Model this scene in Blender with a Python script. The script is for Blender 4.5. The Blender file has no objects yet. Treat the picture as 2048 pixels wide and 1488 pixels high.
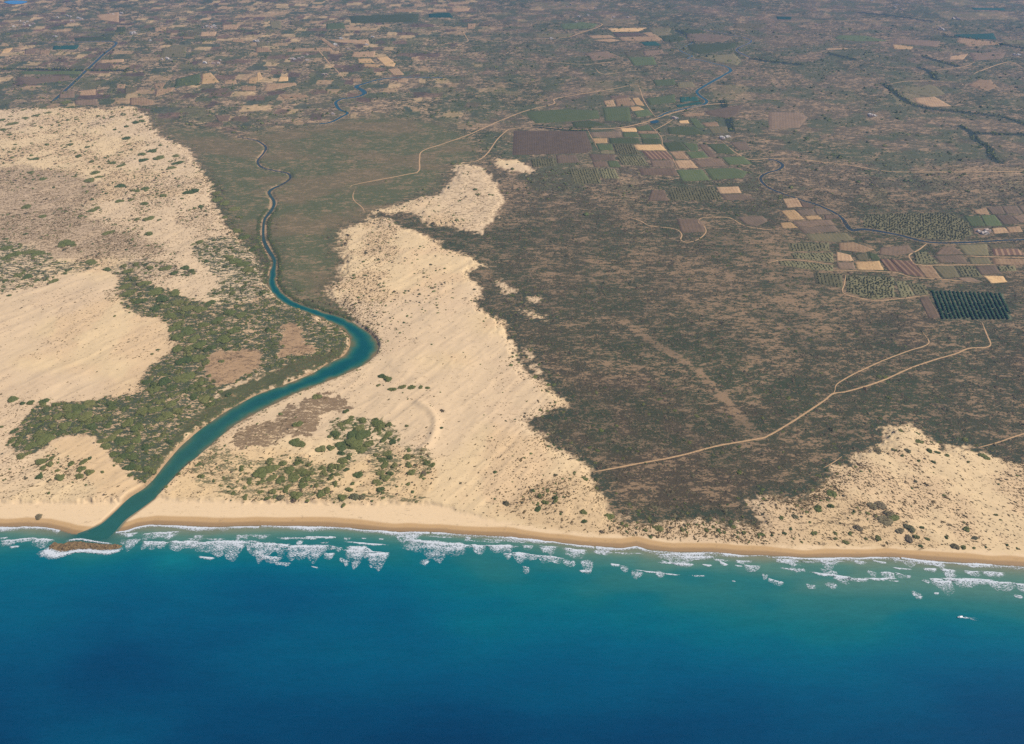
import bpy, bmesh, math, time
import numpy as np
from mathutils import Vector

T0 = time.time()
scene = bpy.context.scene
rng = np.random.default_rng(7)

# ------------------------------------------------------------------ camera
CAM_H, PITCH, FPX = 1000.0, math.radians(35.8), 1490.0     # metres, down-tilt, focal length in photo pixels
cam_data = bpy.data.cameras.new("camera")
cam = bpy.data.objects.new("camera", cam_data)
scene.collection.objects.link(cam)
cam.location = (0, 0, CAM_H)
cam.rotation_euler = (math.radians(90) - PITCH, 0, 0)
cam_data.sensor_width = 36.0
cam_data.lens = 36.0 * FPX / 2048.0
cam_data.clip_start, cam_data.clip_end = 1.0, 250000.0
scene.camera = cam

# ------------------------------------------------------------------ sky, sun, exposure
SUN_EL, SUN_AZ = math.radians(49), math.radians(92)        # azimuth measured from straight inland towards the right
world = bpy.data.worlds.new("World"); scene.world = world
world.use_nodes = True
wn = world.node_tree
bg = wn.nodes["Background"]
sky = wn.nodes.new("ShaderNodeTexSky")
sky.sky_type = 'NISHITA'; sky.sun_disc = False
sky.sun_elevation, sky.sun_rotation = SUN_EL, SUN_AZ
sky.altitude = 300; sky.air_density = 1.0; sky.dust_density = 1.2; sky.ozone_density = 1.0
wn.links.new(sky.outputs[0], bg.inputs[0]); bg.inputs[1].default_value = 0.09
sl = bpy.data.lights.new("sun", 'SUN'); sl.energy = 4.9; sl.angle = math.radians(0.53); sl.color = (1.0, 0.93, 0.83)
sun = bpy.data.objects.new("sun", sl); scene.collection.objects.link(sun)
to_sun = Vector((math.sin(SUN_AZ) * math.cos(SUN_EL), math.cos(SUN_AZ) * math.cos(SUN_EL), math.sin(SUN_EL)))
sun.rotation_euler = to_sun.to_track_quat('Z', 'Y').to_euler(); sun.location = (0, 0, 3000)
vs = scene.view_settings
vs.view_transform = 'Standard'; vs.look = 'None'; vs.gamma = 1.0; vs.use_curve_mapping = False
vs.exposure = 0.0
scene.render.engine = 'CYCLES'
scene.cycles.use_denoising = False
scene.cycles.max_bounces = 4; scene.cycles.diffuse_bounces = 2; scene.cycles.volume_bounces = 0
scene.cycles.transparent_max_bounces = 6
scene.render.film_transparent = False

# ------------------------------------------------------------------ map helpers
SP, CP = math.sin(PITCH), math.cos(PITCH)
def ground_xy(px, py):
    """traced map pixel -> metres on the plain (x right, y inland)"""
    px = np.asarray(px, float); py = np.asarray(py, float)
    a = (px - 1024.0) / FPX; b = (py - 744.0) / FPX
    dz = -SP - b * CP; dy = CP - b * SP
    t = -CAM_H / dz
    return a * t, dy * t
def W(pts):
    p = np.asarray(pts, float).reshape(-1, 2)
    x, y = ground_xy(p[:, 0], p[:, 1])
    return np.stack([x, y], 1)
def mpp(py):                       # metres of ground per traced pixel, across
    _, y = ground_xy(1024, py)
    return (y * CP + CAM_H * SP) / FPX
def Z(ox, oy, *flat):              # tracing done on 4x enlargements
    p = np.asarray(flat, float).reshape(-1, 2)
    return np.stack([ox + p[:, 0] / 4, oy + p[:, 1] / 4], 1)

_tab = {}
def vnoise(x, y, seed=0):
    if seed not in _tab:
        _tab[seed] = np.random.default_rng(1000 + seed).random((256, 256)).astype(np.float32)
    t = _tab[seed]
    xi = np.floor(x).astype(np.int64); yi = np.floor(y).astype(np.int64)
    fx = (x - xi).astype(np.float32); fy = (y - yi).astype(np.float32)
    fx = fx * fx * (3 - 2 * fx); fy = fy * fy * (3 - 2 * fy)
    x0 = xi & 255; x1 = (xi + 1) & 255; y0 = yi & 255; y1 = (yi + 1) & 255
    a = t[x0, y0] * (1 - fx) + t[x1, y0] * fx
    b = t[x0, y1] * (1 - fx) + t[x1, y1] * fx
    return a * (1 - fy) + b * fy
def fbm(x, y, size, octaves=4, seed=0, rough=0.55):
    tot = 0; amp = 1.0; s = 0
    for o in range(octaves):
        k = 2.03 ** o / size
        tot = tot + amp * vnoise(x * k + 17.3 * o, y * k - 9.1 * o, seed + o)
        s += amp; amp *= rough
    return tot / s
def sstep(a, b, x):
    t = np.clip((x - a) / (b - a), 0, 1)
    return t * t * (3 - 2 * t)
def seg_d2(x, y, ax, ay, bx, by):
    dx, dy = bx - ax, by - ay
    t = np.clip(((x - ax) * dx + (y - ay) * dy) / (dx * dx + dy * dy + 1e-12), 0, 1)
    ex, ey = x - ax - t * dx, y - ay - t * dy
    return ex * ex + ey * ey
def sdf(x, y, poly, margin=80.0):
    """signed distance, positive inside, clipped at +-margin outside its box"""
    out = np.full(x.shape, -margin, np.float32)
    lo, hi = poly.min(0) - margin, poly.max(0) + margin
    m = (x > lo[0]) & (x < hi[0]) & (y > lo[1]) & (y < hi[1])
    if not m.any(): return out
    xs, ys = x[m], y[m]
    d2 = np.full(xs.shape, 1e12); ins = np.zeros(xs.shape, bool)
    n = len(poly)
    for i in range(n):
        ax, ay = poly[i]; bx, by = poly[(i + 1) % n]
        d2 = np.minimum(d2, seg_d2(xs, ys, ax, ay, bx, by))
        c = (ay > ys) != (by > ys)
        if by != ay:
            ins ^= c & (xs < (bx - ax) * (ys - ay) / (by - ay) + ax)
    d = np.sqrt(d2)
    out[m] = np.where(ins, d, -d)
    return out
def line_d(x, y, pts, margin=60.0):
    out = np.full(x.shape, 1e4, np.float32)
    for i in range(len(pts) - 1):
        ax, ay = pts[i]; bx, by = pts[i + 1]
        m = (x > min(ax, bx) - margin) & (x < max(ax, bx) + margin) & (y > min(ay, by) - margin) & (y < max(ay, by) + margin)
        if m.any():
            out[m] = np.minimum(out[m], np.sqrt(seg_d2(x[m], y[m], ax, ay, bx, by)))
    return out
def smooth(pts, step=6.0):
    """Catmull-Rom resampling of a polyline in metres"""
    p = np.asarray(pts, float)
    p = np.vstack([2 * p[0] - p[1], p, 2 * p[-1] - p[-2]])
    out = []
    for i in range(1, len(p) - 2):
        a, b, c, d = p[i - 1], p[i], p[i + 1], p[i + 2]
        n = max(2, int(np.linalg.norm(c - b) / step))
        t = np.linspace(0, 1, n, endpoint=False)[:, None]
        out.append(0.5 * (2 * b + (c - a) * t + (2 * a - 5 * b + 4 * c - d) * t ** 2 + (3 * b - a - 3 * c + d) * t ** 3))
    out.append(p[-2:-1])
    return np.vstack(out)

K = 1.30                            # how bright a white sheet comes out; display colour / K = base colour
def alb(r, g, b, k=None):
    c = np.array([r, g, b], float) / 255.0
    lin = np.where(c <= 0.04045, c / 12.92, ((c + 0.055) / 1.055) ** 2.4)
    return lin / (k or K)

# ------------------------------------------------------------------ traced map
WATERLINE = [(-900,1042),(-300,1050),(0,1055),(47,1054),(87,1055),(120,1062),(140,1068),(165,1071),(200,1070),(235,1065),(255,1061),(275,1054),
    (307,1050),(350,1052),(425,1055),(512,1052),(587,1053),(650,1054),(712,1058),(787,1064),(875,1065),(925,1070),(1024,1075),(1099,1084),
    (1169,1092),(1199,1094),(1244,1097),(1274,1094),(1299,1100),(1349,1105),(1424,1105),(1474,1110),(1536,1112),(1611,1116),(1686,1116),
    (1786,1115),(1861,1122),(1936,1127),(2048,1134),(2300,1150),(2900,1185)]
BEACHTOP = [(-900,992),(-300,1003),(0,1005),(100,1006),(225,1006),(262,1000),(300,997),(330,1001),(420,1005),(512,1006),(737,1010),(849,1009),(899,1019),(962,1036),(1024,1048),
    (1086,1060),(1174,1069),(1274,1074),(1374,1084),(1536,1093),(1786,1096),(1911,1101),(2048,1110),(2300,1126),(2900,1160)]
RIV_L = [(150,1074),(178,1062),(205,1048),(235,1021),(260,996),(287,979),(307,961),(332,929),(362,894),(400,861),(450,826),(512,792),(594,761),(632,744),(655,729),(687,713),
    (701,694),(701,676),(687,659),(662,645),(619,628),(574,611),(552,594),(538,574),(539,547),(545,524),(533,504),(524,484),(523,459),(526,439),
    (534,427),(543,414),(543,402),(534,387),(540,379),(557,371)]
RIV_R = [(212,1078),(228,1064),(250,1039),(282,1016),(315,991),(335,969),(360,941),(390,916),(425,886),(467,851),(512,825),(587,789),(632,771),(667,758),(704,743),(732,727),
    (750,710),(756,695),(751,681),(736,666),(709,648),(687,637),(652,627),(617,616),(587,604),(566,589),(552,569),(553,544),(553,519),(542,499),
    (532,479),(531,455),(534,439),(547,423),(553,405),(543,387),(550,379),(561,374)]
RIV_UP = [(560,372),(574,364),(581,357),(579,350),(569,346),(542,341),(524,336),(516,327),(518,319),(528,307),(532,296),(522,287),(512,282),(497,279),(475,275)]
RIV_UP2 = [(639,251),(662,247),(682,237),(695,229),(680,222),(673,213),(673,206),(687,200),(712,197),(729,190),(724,183),(713,176),(729,170),(762,161),(812,157),(887,158)]
RIV_E = [(1384,89),(1369,97),(1359,102),(1369,109),(1384,115),(1375,120),(1394,122),(1424,129),(1452,136),(1461,144),(1449,152),(1424,166),(1400,180),(1393,187),(1401,196),(1413,205),(1407,212)]
RIV_E2 = [(1399,61),(1474,75),(1498,82),(1500,88),(1475,100),(1476,107),(1504,120)]
CANAL_E = [(1407,212),(1394,215),(1369,220),(1336,227),(1316,237)]
RIV_SE = [(1536,320),(1552,323),(1565,332),(1556,341),(1536,347),(1523,354),(1522,364),(1536,377),(1561,388),(1598,401),(1636,413),(1666,427),(1683,439),(1693,454),(1703,463),(1726,461),
    (1761,466),(1798,473),(1836,483),(1873,488),(1911,488),(1961,486),(2011,483),(2048,482),(2200,476)]
CANAL_W = [(107,86),(150,87),(231,87),(205,114),(175,142),(140,175),(107,204)]

SAND_MAIN = [(738,436),(774,440),(789,450),(819,461),(847,474),(867,482),(884,486),(882,497),(902,504),(934,512),(957,524),(974,536),(942,545),(946,560),(964,585),(958,610),
    (969,620),(1007,640),(1008,655),(1022,672),(1028,684),(1034,710),(1049,735),(1060,750),(1074,764),(1094,778),(1126,789),(1136,804),(1124,822),(1089,830),(1053,841),(1071,859),(1096,874),
    (1101,892),(1129,904),(1159,919),(1184,939),(1191,959),(1191,984),(1209,1009),(1239,1034),(1262,1050),(1319,1051),(1346,1049),(1351,1039),(1379,1044),(1399,1037),(1429,1041),
    (1449,1046),(1486,1046),(1511,1056),(1524,1044),(1511,1021),(1514,1009),(1534,992),(1561,996),(1600,997),(1621,984),(1633,976),(1656,966),(1673,956),(1672,941),(1698,934),
    (1706,914),(1721,904),(1756,899),(1768,886),(1763,869),(1761,856),(1816,854),(1848,866),(1868,884),(1886,899),(1936,899),(1956,909),(1986,919),(2006,926),(2048,929),
    (2400,950),(2900,970),(2900,1260),(-900,1260),(-900,330),(-300,228),(0,222),(40,220),(150,217),(215,222),(240,214),(267,217),(290,227),(300,245),(305,260),(327,277),(350,290),(375,300),
    (385,315),(400,335),(410,355),(420,372),(427,382),(427,409),(442,429),(447,447),(467,464),(485,479),(502,499),(510,520),(530,555),(545,585),(575,606),(620,624),(664,640),(700,668),(712,690),(722,700),
    (730,690),(715,665),(700,650),(707,637),(687,622),(668,606),(659,592),(651,578),(664,562),(679,552),(682,537),(693,524),(684,517),(678,497),(684,479),(680,472),(687,459),(729,449)]
SAND_LOBE = [(925,330),(960,336),(975,345),(985,365),(1003,385),(1007,405),(1000,425),(985,445),(960,470),(930,462),(900,455),(860,455),(845,445),(838,432),(800,428),(742,433),(750,424),(790,416),(830,405),(870,393),(885,380),(905,365),(912,348),(903,335)]
SAND_PATCH = [(985,322),(1030,321),(1060,334),(1075,345),(1058,349),(1020,345),(992,334)]
SAND_BITS = [[(985,560),(1005,565),(1030,582),(1022,592),(1000,580)],[(1044,605),(1070,595),(1085,596),(1080,605),(1052,610)],[(1045,618),(1070,625),(1090,635),(1075,636),(1052,626)],
    [(1052,700),(1060,706),(1064,724),(1078,744),(1094,770),(1110,784),(1090,774),(1072,748),(1058,724)]]
DUNE_E = [(-60,600),(0,592),(50,582),(97,579),(125,552),(165,544),(195,535),(207,544),(225,554),(240,567),(212,584),(217,602),(240,617),(260,624),(282,639),(317,639),(342,654),(337,672),(335,687),(346,700),
    (325,712),(290,742),(270,769),(250,792),(200,803),(140,803),(87,803),(25,800),(-60,800)]
DUNE_F = [(95,896),(140,884),(175,887),(200,902),(225,931),(260,959),(287,977),(262,996),(215,1000),(185,960),(170,925),(130,915)]
BELT = [(232,560),(262,548),(300,572),(350,590),(380,606),(440,615),(500,608),(520,598),(548,601),(580,618),(625,635),(662,651),(684,668),(690,690),(670,708),(620,722),(566,740),(500,765),(430,790),(400,822),(380,850),(340,900),(300,965),(287,974),
    (262,955),(238,925),(210,893),(190,882),(150,878),(118,886),(95,903),(60,918),(22,900),(30,862),(80,815),(130,808),(200,806),(250,800),(278,780),(292,745),(327,715),(347,702),(344,660),(318,642),(282,637),(246,614),(240,590)]
BANKGREEN = [(566,740),(640,712),(690,690),(700,676),(704,690),(690,712),(655,728),(594,760),(512,790),(450,824),(400,859),(362,892),(332,926),(300,968),(290,970),(310,930),(350,880),(400,822),(440,792),(500,768)]
RIVERSIDE = [(385,498),(425,480),(470,476),(505,495),(527,530),(541,575),(556,604),(500,614),(445,616),(415,600),(442,578),(425,550),(398,525)]
SPIT_SCRUB = [[(388,950),(405,908),(450,897),(500,922),(560,912),(640,928),(690,940),(680,975),(600,988),(520,985),(440,988),(400,975)],[(420,990),(520,985),(640,990),(760,992),(860,996),(862,1006),(740,1007),(520,1004),(430,1003)],[(742,905),(770,898),(795,915),(800,960),(775,985),(748,975),(738,940)],[(650,865),(700,850),(770,846),(812,862),(800,890),(740,900),(700,905),(672,900)],[(800,900),(850,905),(870,930),(850,965),(815,955)]]
EDGE_D = [(408,345),(432,372),(446,405),(466,436),(492,466),(518,488),(534,530),(546,575),(538,580),(520,530),(500,500),(468,466),(446,436),(428,408),(424,375)]
RIM = [(838,812),(862,828),(872,850),(864,884),(842,905)]
LEFTSTRIP = [(-80,488),(30,486),(90,508),(108,528),(170,524),(200,530),(190,541),(122,553),(62,574),(0,590),(-80,602)]
MIDSTRIP = [(205,540),(255,522),(330,530),(392,545),(380,560),(330,556),(300,566),(262,548),(235,558)]
PLAIN = [(292,226),(330,250),(420,262),(470,275),(640,252),(700,235),(800,235),(900,250),(960,300),(950,325),(905,335),(880,380),(790,415),(745,430),(690,455),(678,480),(676,500),(684,518),(682,540),(650,578),(668,606),(700,632),
    (650,626),(600,606),(566,585),(553,560),(554,520),(533,480),(534,440),(500,500),(470,460),(445,430),(425,372),(385,310),(330,270),(300,245)]
BROWN_B = [(500,858),(548,838),(575,812),(600,820),(618,797),(650,793),(690,799),(703,815),(690,826),(662,826),(640,842),(640,862),(610,880),(570,878),(530,894),(475,898),(465,885)]
GREEN_B = [(668,850),(690,838),(740,842),(780,850),(800,868),(798,890),(745,905),(720,912),(690,935),(672,930),(676,900),(660,880)]
TAN_LEFT = [[(566,655),(580,650),(600,662),(612,690),(632,706),(600,718),(566,720)],[(418,722),(440,708),(500,704),(525,715),(520,745),(480,765),(436,778),(420,760)]]
GREY_D = [(-80,345),(40,335),(120,345),(190,365),(205,395),(150,420),(200,455),(300,480),(330,510),(250,518),(180,520),(110,525),(60,500),(-80,485)]
DENSE_SE = [(1040,1000),(1080,968),(1130,955),(1185,950),(1192,985),(1215,1015),(1262,1050),(1350,1052),(1500,1058),(1500,1088),(1374,1082),(1274,1072),(1174,1067),(1086,1058),(1020,1045),(985,1030),(1000,1010)]
DENSE_RIGHT = [(1511,1056),(1524,1044),(1534,994),(1600,997),(1660,968),(1700,990),(1760,1020),(1830,1060),(1900,1095),(1786,1094),(1536,1091),(1500,1086)]
DIRTY_SW = [(-80,905),(20,905),(60,920),(100,900),(170,925),(190,965),(215,1000),(100,1004),(-80,1003)]
DIRTY_B = [(380,930),(470,900),(560,895),(660,930),(720,920),(780,890),(830,920),(870,960),(860,1006),(737,1008),(512,1004),(400,1002),(335,998),(350,970)]

TRACKS = [
 ("sandy main track crossing the dark scrub towards the dune", 5.2, [(1186,946),(1274,929),(1356,914),(1434,894),(1519,879),(1536,873),(1586,844),(1646,804),(1666,789),(1696,784),(1756,766),(1811,742),(1861,724),(1911,709),(1936,699),(1968,697),(1980,691),(1973,672),(1963,647)]),
 ("thin left branch of the forked track through the scrub", 4.0, [(1666,789),(1669,783),(1676,768),(1723,742),(1776,719),(1816,704),(1856,689),(1843,664)]),
 ("track entering the frame at the right edge above the right dune", 4.0, [(1956,897),(2000,885),(2048,869),(2170,836)]),
 ("short track stub at the scrub edge left of the right dune", 3.4, [(1646,938),(1664,928),(1683,915)]),
 ("winding looped track above the middle of the scrub", 5.0, [(1249,434),(1279,444),(1299,454),(1336,458),(1356,463),(1363,472),(1361,482),(1374,487),(1394,482),(1410,469),(1409,457),(1396,447),(1401,439),(1424,437),(1454,437),(1469,443),(1486,453),(1514,459),(1550,463)]),
 ("track below the left plots of the south-east river", 5.0, [(1536,528),(1566,522),(1611,524),(1668,532)]),
 ("track along two sides of the dense grove left of the big orchard", 4.5, [(1691,552),(1688,570),(1686,588),(1723,599),(1761,603),(1811,598),(1858,592)]),
 ("pale track under the striped plough plots", 4.5, [(1668,544),(1711,544),(1786,547),(1826,557),(1886,561),(1961,568)]),
 ("yellowish track turning down from the river to the plots", 6.0, [(1853,489),(1836,502),(1818,512),(1821,522),(1836,532),(1911,532),(1990,532)]),
 ("straight track to the right edge between plots", 5.5, [(1926,514),(1980,516),(2048,517),(2150,519)]),
 ("long track climbing across the middle scrub to the north-east", 7.0, [(700,376),(717,370),(812,352),(837,345),(839,322),(845,305),(887,290),(937,272),(974,255),(1004,242),(1051,224),(1106,210),(1109,200),(1149,192),(1214,182),(1274,171)]),
 ("track round the large brown field", 7.0, [(912,330),(952,325),(974,310),(994,282),(1012,265),(1024,260),(1071,256)]),
 ("track between the brown field and the small sand patch", 5.0, [(952,325),(987,324),(1050,321)]),
 ("hooked track on the green plain above the central dune", 5.0, [(729,426),(724,417),(709,404),(706,394),(709,384)]),
 ("embankment road from the farm plots to the large green field", 9.0, [(1071,255),(1134,261),(1174,261),(1240,258),(1296,245),(1330,233),(1369,222),(1414,212),(1490,208)]),
 ("farm lane on the left side of the plots", 4.5, [(1174,261),(1184,280),(1196,302)]),
 ("farm lane running down to the canal bend", 5.0, [(1275,171),(1281,185),(1286,200),(1296,217),(1311,237)]),
 ("farm lane down the middle of the plots", 4.5, [(1296,250),(1321,275),(1326,295),(1346,322),(1356,342)]),
 ("broad dusty lane crossing the upper plots", 8.0, [(1346,241),(1328,252),(1309,262)]),
 ("long track along the right side of the plots to the right edge", 6.0, [(1444,285),(1471,307),(1499,320),(1536,319),(1591,320),(1698,332),(1773,344),(1861,346),(2048,345),(2200,344)]),
 ("far track to the bright tan field", 9.0, [(1064,81),(1131,77),(1159,69),(1204,52),(1164,44)]),
 ("far track across the grey scrub", 6.0, [(1066,122),(1120,128),(1179,131),(1239,124)]),
 ("short far track with a bend below the grey scrub", 8.0, [(1190,139),(1204,150),(1244,147)]),
 ("far straight lane among the western plots", 8.0, [(632,97),(657,127),(672,142),(689,160)]),
 ("far lane with a square corner", 7.0, [(864,95),(902,89),(934,86),(932,76),(924,64)]),
 ("far lane leading right from the square corner", 6.0, [(934,76),(970,82),(1002,86),(1024,78)]),
 ("pale far lane at the right edge", 9.0, [(1946,151),(1961,144),(2016,127),(2048,140)]),
 ("far lane between the eastern fields", 7.0, [(1863,145),(1926,136),(1948,127)]),
 ("far lane under the eastern hills", 6.0, [(1771,172),(1816,165),(1911,165)]),
 ("far pale road near the top right", 7.0, [(1556,46),(1686,44),(1823,45)]),
 ("short track joining the river from the left", 4.0, [(496,575),(527,582),(546,591)]),
]
CREEKS = [[(1766,170),(1786,185),(1801,197),(1823,210),(1861,220),(1923,226),(1998,235),(2033,245),(2080,262)],[(1921,255),(1941,267),(1951,282),(1976,297),(1982,317),(1998,327)],[(1941,267),(1990,270),(2070,272)],
    [(1838,139),(1856,145),(1871,162)],[(1658,110),(1706,122)],[(1848,117),(1911,135)],[(1504,120),(1540,126),(1600,132)],[(1384,89),(1375,75),(1355,65)],[(0,140),(100,141),(175,143),(262,144)],[(1444,205),(1456,240),(1462,262)],
    [(1071,255),(1134,262),(1174,262)],[(1890,75),(1960,84),(2048,100)],[(1720,28),(1790,35),(1860,45)]]
SWATH = [(1250,645),(1310,690),(1355,715),(1400,748),(1440,790),(1475,828),(1515,876)]
SWATH2 = [(1520,505),(1560,540),(1640,690)]

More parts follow.
